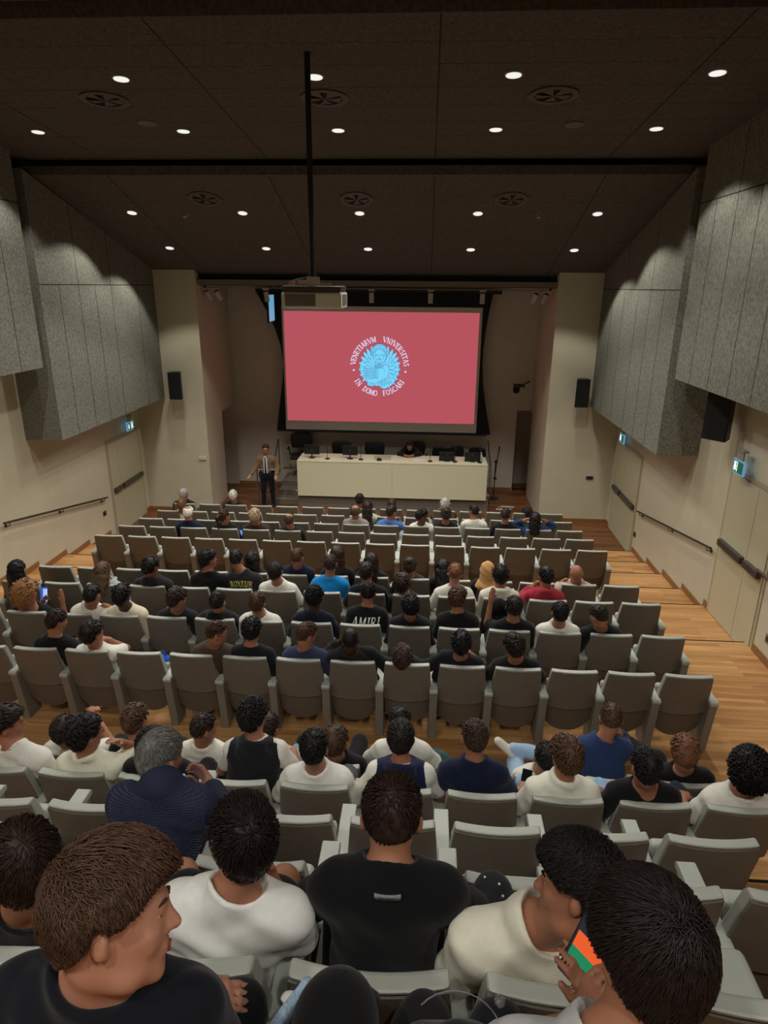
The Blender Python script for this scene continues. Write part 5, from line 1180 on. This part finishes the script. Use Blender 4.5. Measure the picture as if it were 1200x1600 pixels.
# hand-set poses: shoulders S, hips P0, elbow and wrist per side, hand direction, knee and ankle
OV = {
 (9, 9): dict(S=(-.02, .17, .84), arm={-1: ((-.38, .16, .97), (-.56, .20, .98)), 1: ((.38, .16, .97), (.56, .20, .98))}, hand={-1: ((-1, 0, -.1), (0, 0, -1), .4), 1: ((1, 0, -.1), (0, 0, -1), .4)}),
 (9, 8): dict(arm={-1: ((-.30, .28, .86), (-.16, .22, 1.04))}, hand={-1: ((.6, .3, .5), (1, 0, 0), .6)}),
 (15, 8): dict(roll=-28, S=(.06, .36, .985), arm={1: ((.25, .44, .70), (.13, .61, .60)), -1: ((-.20, .42, .70), (-.14, .62, .52))}, hand={1: ((.95, .35, -.12), (0, .2, -1), .45)}),
 (15, 9): dict(S=(-.02, .36, .62)),
 (15, 10): dict(S=(-.07, .33, .93), arm={-1: ((-.20, .50, .70), (-.075, .44, .88)), 1: ((.10, .50, .66), (-.03, .52, .84))}, hand={-1: ((.15, .15, 1), (1, .3, 0), .9), 1: ((-.4, .0, 1), (-.5, .6, 0), .8)}),
 (14, 8): dict(S=(.12, .23, .945), arm={1: ((.30, .36, .66), (.19, .40, .87))}, hand={1: ((-.5, .1, 1), (-.4, -1, 0), .7)}, leg={-1: ((-.23, .66, .56), (-.22, .62, .1)), 1: ((.17, .66, .56), (.18, .62, .1))}),
 (14, 9): dict(S=(.04, .30, 1.00)),
 (14, 10): dict(roll=26, S=(-.08, .20, .93), leg={-1: ((-.135, .66, .56), (-.14, .62, .10)), 1: ((.12, .62, .5), (.12, .6, .1))}),
 (13, 7): dict(S=(.11, .28, 1.03), arm={1: ((.34, .42, .82), (.20, .60, .84))}, hand={1: ((-.6, .5, .3), (-1, 0, .3), .8)}),
 (9, 3): dict(arm={1: ((.29, .32, .81), (.17, .22, .96))}, hand={1: ((-1, .1, .2), (0, -.3, -1), .7)}),
 (8, 11): dict(arm={-1: ((-.22, .31, .88), (-.19, .36, 1.14))}),
 (10, 13): dict(leg={-1: ((.02, .74, .60), (-.08, 1.13, .46)), 1: ((.16, .68, .5), (.16, .66, .1))}),
 (10, 11): dict(leg={1: ((.20, .76, .56), (-.12, .78, .60)), -1: ((-.10, .72, .49), (-.10, .70, .1))}, fw=(-.09, .02, .03)),
 (10, 8): dict(leg={-1: ((-.34, .76, .58), (-.30, .74, .1)), 1: ((.15, .79, .58), (.15, .76, .1))}),
 (91, 0): dict(loc=(-3.93, 15.72, F0), rz=math.pi, S=(0, 0, 1.27), P0=(0, 0, .86), arm={1: ((.26, .06, 1.03), (.36, .24, .88)), -1: ((-.27, -.02, 1.02), (-.27, .18, .86))}, leg={-1: ((-.12, .02, .47), (-.13, 0, .08)), 1: ((.10, .03, .47), (.11, .02, .08))}),
 (92, 0): dict(loc=(-.39, 16.78, PZ), rz=math.pi, S=(0, .13, .88), P0=(0, .0, .56), arm={1: ((.26, .34, .80), (.12, .50, .815)), -1: ((-.26, .34, .80), (-.10, .50, .815))}, leg={-1: ((-.12, .42, .50), (-.12, .40, .08)), 1: ((.12, .42, .50), (.12, .40, .08))}),
}
EXTRA = [dict(row=91, k=0, head=(0, .02, 1.50), bx=0, yaw=-14, pitch=5, shirt='jacket', scol='7c6448', pcol='16161c', hair='short', hcol='3a2c24', skin='l', arms='lap', glasses=True, short='man in tan jacket, shirt and dark tie standing left of the desk'),
         dict(row=92, k=0, head=(0, .25, 1.02), bx=0, yaw=0, pitch=14, shirt='jacket', scol='121214', pcol='141416', hair='long', hcol='14100f', skin='m', arms='lap', short='woman in black with long dark hair seated behind the desk')]
built = {}
for p in PEOPLE:
    D = (Vector((seat_x(p['k']), RIM[p['row']], FL[p['row']]))+Vector(p['head'])).length
    built[(p['row'], p['k'])] = person(p, D)

for p in EXTRA: OCC[(p['row'], 0)] = p; built[(p['row'], 0)] = person(p, 8.0)
mr = built[(91, 0)][0]
V = MB(); V.prism([(-.045, .90), (.045, .90), (.055, 1.25), (.035, 1.33), (-.035, 1.33), (-.055, 1.25)], .100, .132); V.build('shirt_front', cloth_mat('c8ccd4'), mr, bevel=.008)
V = MB(); V.prism([(-.022, .90), (0, .87), (.022, .90), (.010, 1.27), (.016, 1.30), (-.016, 1.30), (-.010, 1.27)], .130, .140); V.build('tie', cloth_mat('14161e'), mr)

# ---------------------------------------------------------------- small belongings
def phone(loc, rot, lab, face, name='phone', s=1.0):
    r = tag(empty(name, loc), lab, 'phone'); r.rotation_euler = rot
    MB().box(-.037*s, .037*s, -.005, .005, -.075*s, .075*s).build('case', blackp, r, bevel=.004)
    MB().box(-.033*s, .033*s, -.0065, -.0052, -.070*s, .070*s).build('display', face, r); return r
blue_e = mat('blue_screen', srgb(96, 150, 240), .3, emit=1.0); dark_e = mat('dark_screen', (.01, .01, .012), .1)
r = phone((-4.545, 6.94, -3.565), (-.35, 0, .15), 'large lit phone held up by the curly-haired woman', mat('phone_blue', srgb(60, 90, 200), .3, emit=.9), s=1.25)
g = MB(); g.box(-.01, .038, -.0075, -.0066, -.03, .07).box(-.03, .035, -.0075, -.0066, -.085, -.05); g.build('lit_panels', mat('phone_pale', srgb(170, 200, 250), .3, emit=1.0), r)
phone((-3.80, 6.13, -3.72), (-.5, 0, .1), 'black phone in the hand of the boy looking down, ninth row', dark_e)
phone((-1.13, 2.56, -2.355), (-.9, 0, .9), 'blue-lit phone held by the grey-haired man in dotted shirt', blue_e)
phone((.818, 4.03, -3.44), (-1.0, 0, -.3), 'black phone resting beside the boy in white shirt', dark_e)
r = phone((.375, 1.05, -1.345), (-.25, .15, -.85), 'black phone with orange and green picture at bottom right', mat('phone_dim', srgb(40, 44, 60), .3, emit=.6), s=1.1)
MB().box(-.032, .034, -.0075, -.0067, .0, .04).build('orange_picture', mat('picture_orange', srgb(232, 92, 40), .3, emit=1.0), r); MB().box(-.032, .034, -.0075, -.0067, -.03, .0).build('green_picture', mat('picture_green', srgb(20, 128, 84), .3, emit=1.0), r)
r = tag(empty('laptop', (-3.14, 10.72, -4.32), .12), 'open laptop with bright blue screen beside the ponytailed woman', 'laptop')
MB().box(-.15, .15, -.2, 0, 0, .015).build('base', metal_m, r, bevel=.003)
M_ = Matrix.Translation((0, .0, .01)) @ Matrix.Rotation(math.radians(-18), 4, 'X'); MB().box(-.15, .15, 0, .008, 0, .21, M_).build('lid', metal_m, r); MB().box(-.14, .14, -.002, 0, .01, .2, M_).build('display', blue_e, r)
def soft(name, prims, vox, m, parent=None, post=None, cuts=()):
    V, Q = surface(prims, vox, cuts, post); return np_mesh(name, V, Q, m, parent)
fold = lambda a: (lambda F, X, Y, Z: F+a*(np.sin(30*X+14*Z)*np.sin(24*Z-10*Y)+.5*np.sin(60*X+31*Y)*np.sin(47*Z)))
def backpack(loc, rz, lab, m, w=.15, h=.22, d=.085, cords=False, straps=True):
    r = tag(empty('backpack', loc, rz), lab, 'backpack')
    soft('bag_body', [rcone((-w*.45, 0, d), (w*.45, 0, d), d, d, k=.05), rcone((-w*.45, 0, h*1.3), (w*.45, 0, h*1.3), d, d, k=.06), elli((0, 0, h), (w, d, h), None, .06)], .012, m, r, fold(.006))
    soft('front_pocket', [elli((0, -d*.9, h*.62), (w*.75, .05, h*.45), None, .02)], .01, m, r, fold(.003))
    MB().tube([(-.04, .02, h*1.3+d-.01), (-.03, .02, h*1.3+d+.04), (.03, .02, h*1.3+d+.04), (.04, .02, h*1.3+d-.01)], .008, 6).build('handle', blackp, r, smooth=True)
    if straps:
        for s in (-1, 1): MB().tube([(s*w*.6, d*.6, h*1.4), (s*w*.8, d*1.3, h*.9), (s*w*.7, d*.9, h*.2)], .014, 6).build('strap', blackp, r, smooth=True)
    return r
bag_m = cloth_mat('111114')
r = backpack((.10, .93, -1.965), 0, 'black backpack with grey elastic cords at bottom centre', bag_m, .17, .26, .11)
for s, zc in ((-1, .60), (1, .56)):
    MB().tube([(.0+.085*math.cos(a), -.035*s-.01+.038*math.sin(a), zc-.035-.12*(math.cos(a))**2*.25) for a in [math.radians(q) for q in range(-150, 151, 15)]], .0016, 6).build('elastic_cord', mat('cord_grey', srgb(110, 110, 112), .5), r, smooth=True)
    MB().lathe([(.007, 0), (.011, .006), (.011, .016), (.007, .022)], (.085, -.03*s, zc-.02), 10).build('cord_toggle', mat('silver', srgb(190, 190, 190), .25, metal=.8), r, smooth=True)
backpack((.90, 6.90, -3.72), .1, 'black backpack grabbed by the black-shirted boy', bag_m, .12, .17, .075)
backpack((.17, 5.12, F6), .2, 'teal and black backpack on the floor before the navy vest', cloth_mat('3c6068'), .15, .20, .09)
r = tag(empty('plastic_bag', (-2.72, 6.0, -4.05)), 'bright blue bag lying between two seats on the left', 'bag')
soft('bag_body', [elli((0, 0, .14), (.11, .09, .16), None, .03), elli((.06, -.03, .05), (.10, .09, .11), None, .05)], .014, cloth_mat('1f5ed0'), r, fold(.012)); soft('bag_handle', [torus((-.02, 0, .30), np.array(Matrix.Rotation(math.pi/2, 3, 'X')), .045, .010)], .008, cloth_mat('2448a8'), r)
r = tag(empty('denim_jacket', (-.335, 1.12, -1.84), -.5), 'pale blue denim jacket draped beside the cap at bottom', 'jacket')
soft('denim_fold', [rcone((0, -.12, .05), (.02, .10, .12), .05, .032, (.6, 1, 1), .03), rcone((.03, -.1, .0), (.05, .08, .05), .05, .04, k=.03)], .009, mat('denim', srgb(150, 172, 192), .85, .25, 140), r, fold(.006))
soft('white_lining', [rcone((-.005, .06, .115), (.02, .10, .10), .018, .012, (1, 1, .5))], .007, cloth_mat('d0ccc4'), r)
r = tag(empty('dark_scarf', (-1.35, 2.0, -2.215), .5), 'small dark cloth strap lying on the seat top at left', 'cloth')
MB().box(-.10, .06, -.02, .018, 0, .012).box(-.02, .07, -.03, .0, .010, .024, Matrix.Rotation(.7, 4, 'Z')).build('cloth_strip', cloth_mat('2c3038'), r, bevel=.004)

tr_ = [c for c in built[(14, 10)][0].children if c.name.startswith('trousers')][0]
sp_ = MB()
for dx, dy, dz in ((-.02, -.05, .045), (.02, -.02, .064), (-.03, .01, .06), (.015, -.09, .03), (-.01, -.13, .02), (.03, -.06, .052)): sp_.disc((-.135+dx, .66+dy, .56+dz+.012), .0045, 8, (dx*6, dy*3, 1), .004)
sp_.build('paint_spots', mat('paint_white', srgb(215, 215, 210), .6), tr_)
wb = built[(14, 8)]; a_, c_ = wb[5][1], wb[4][1]; q_ = (Vector(a_)-Vector(c_)).normalized(); w_ = Vector(a_)-q_*.035
MB().tube([w_-q_*.004, w_+q_*.004], .034, 16).build('wristband', blackp, wb[0])
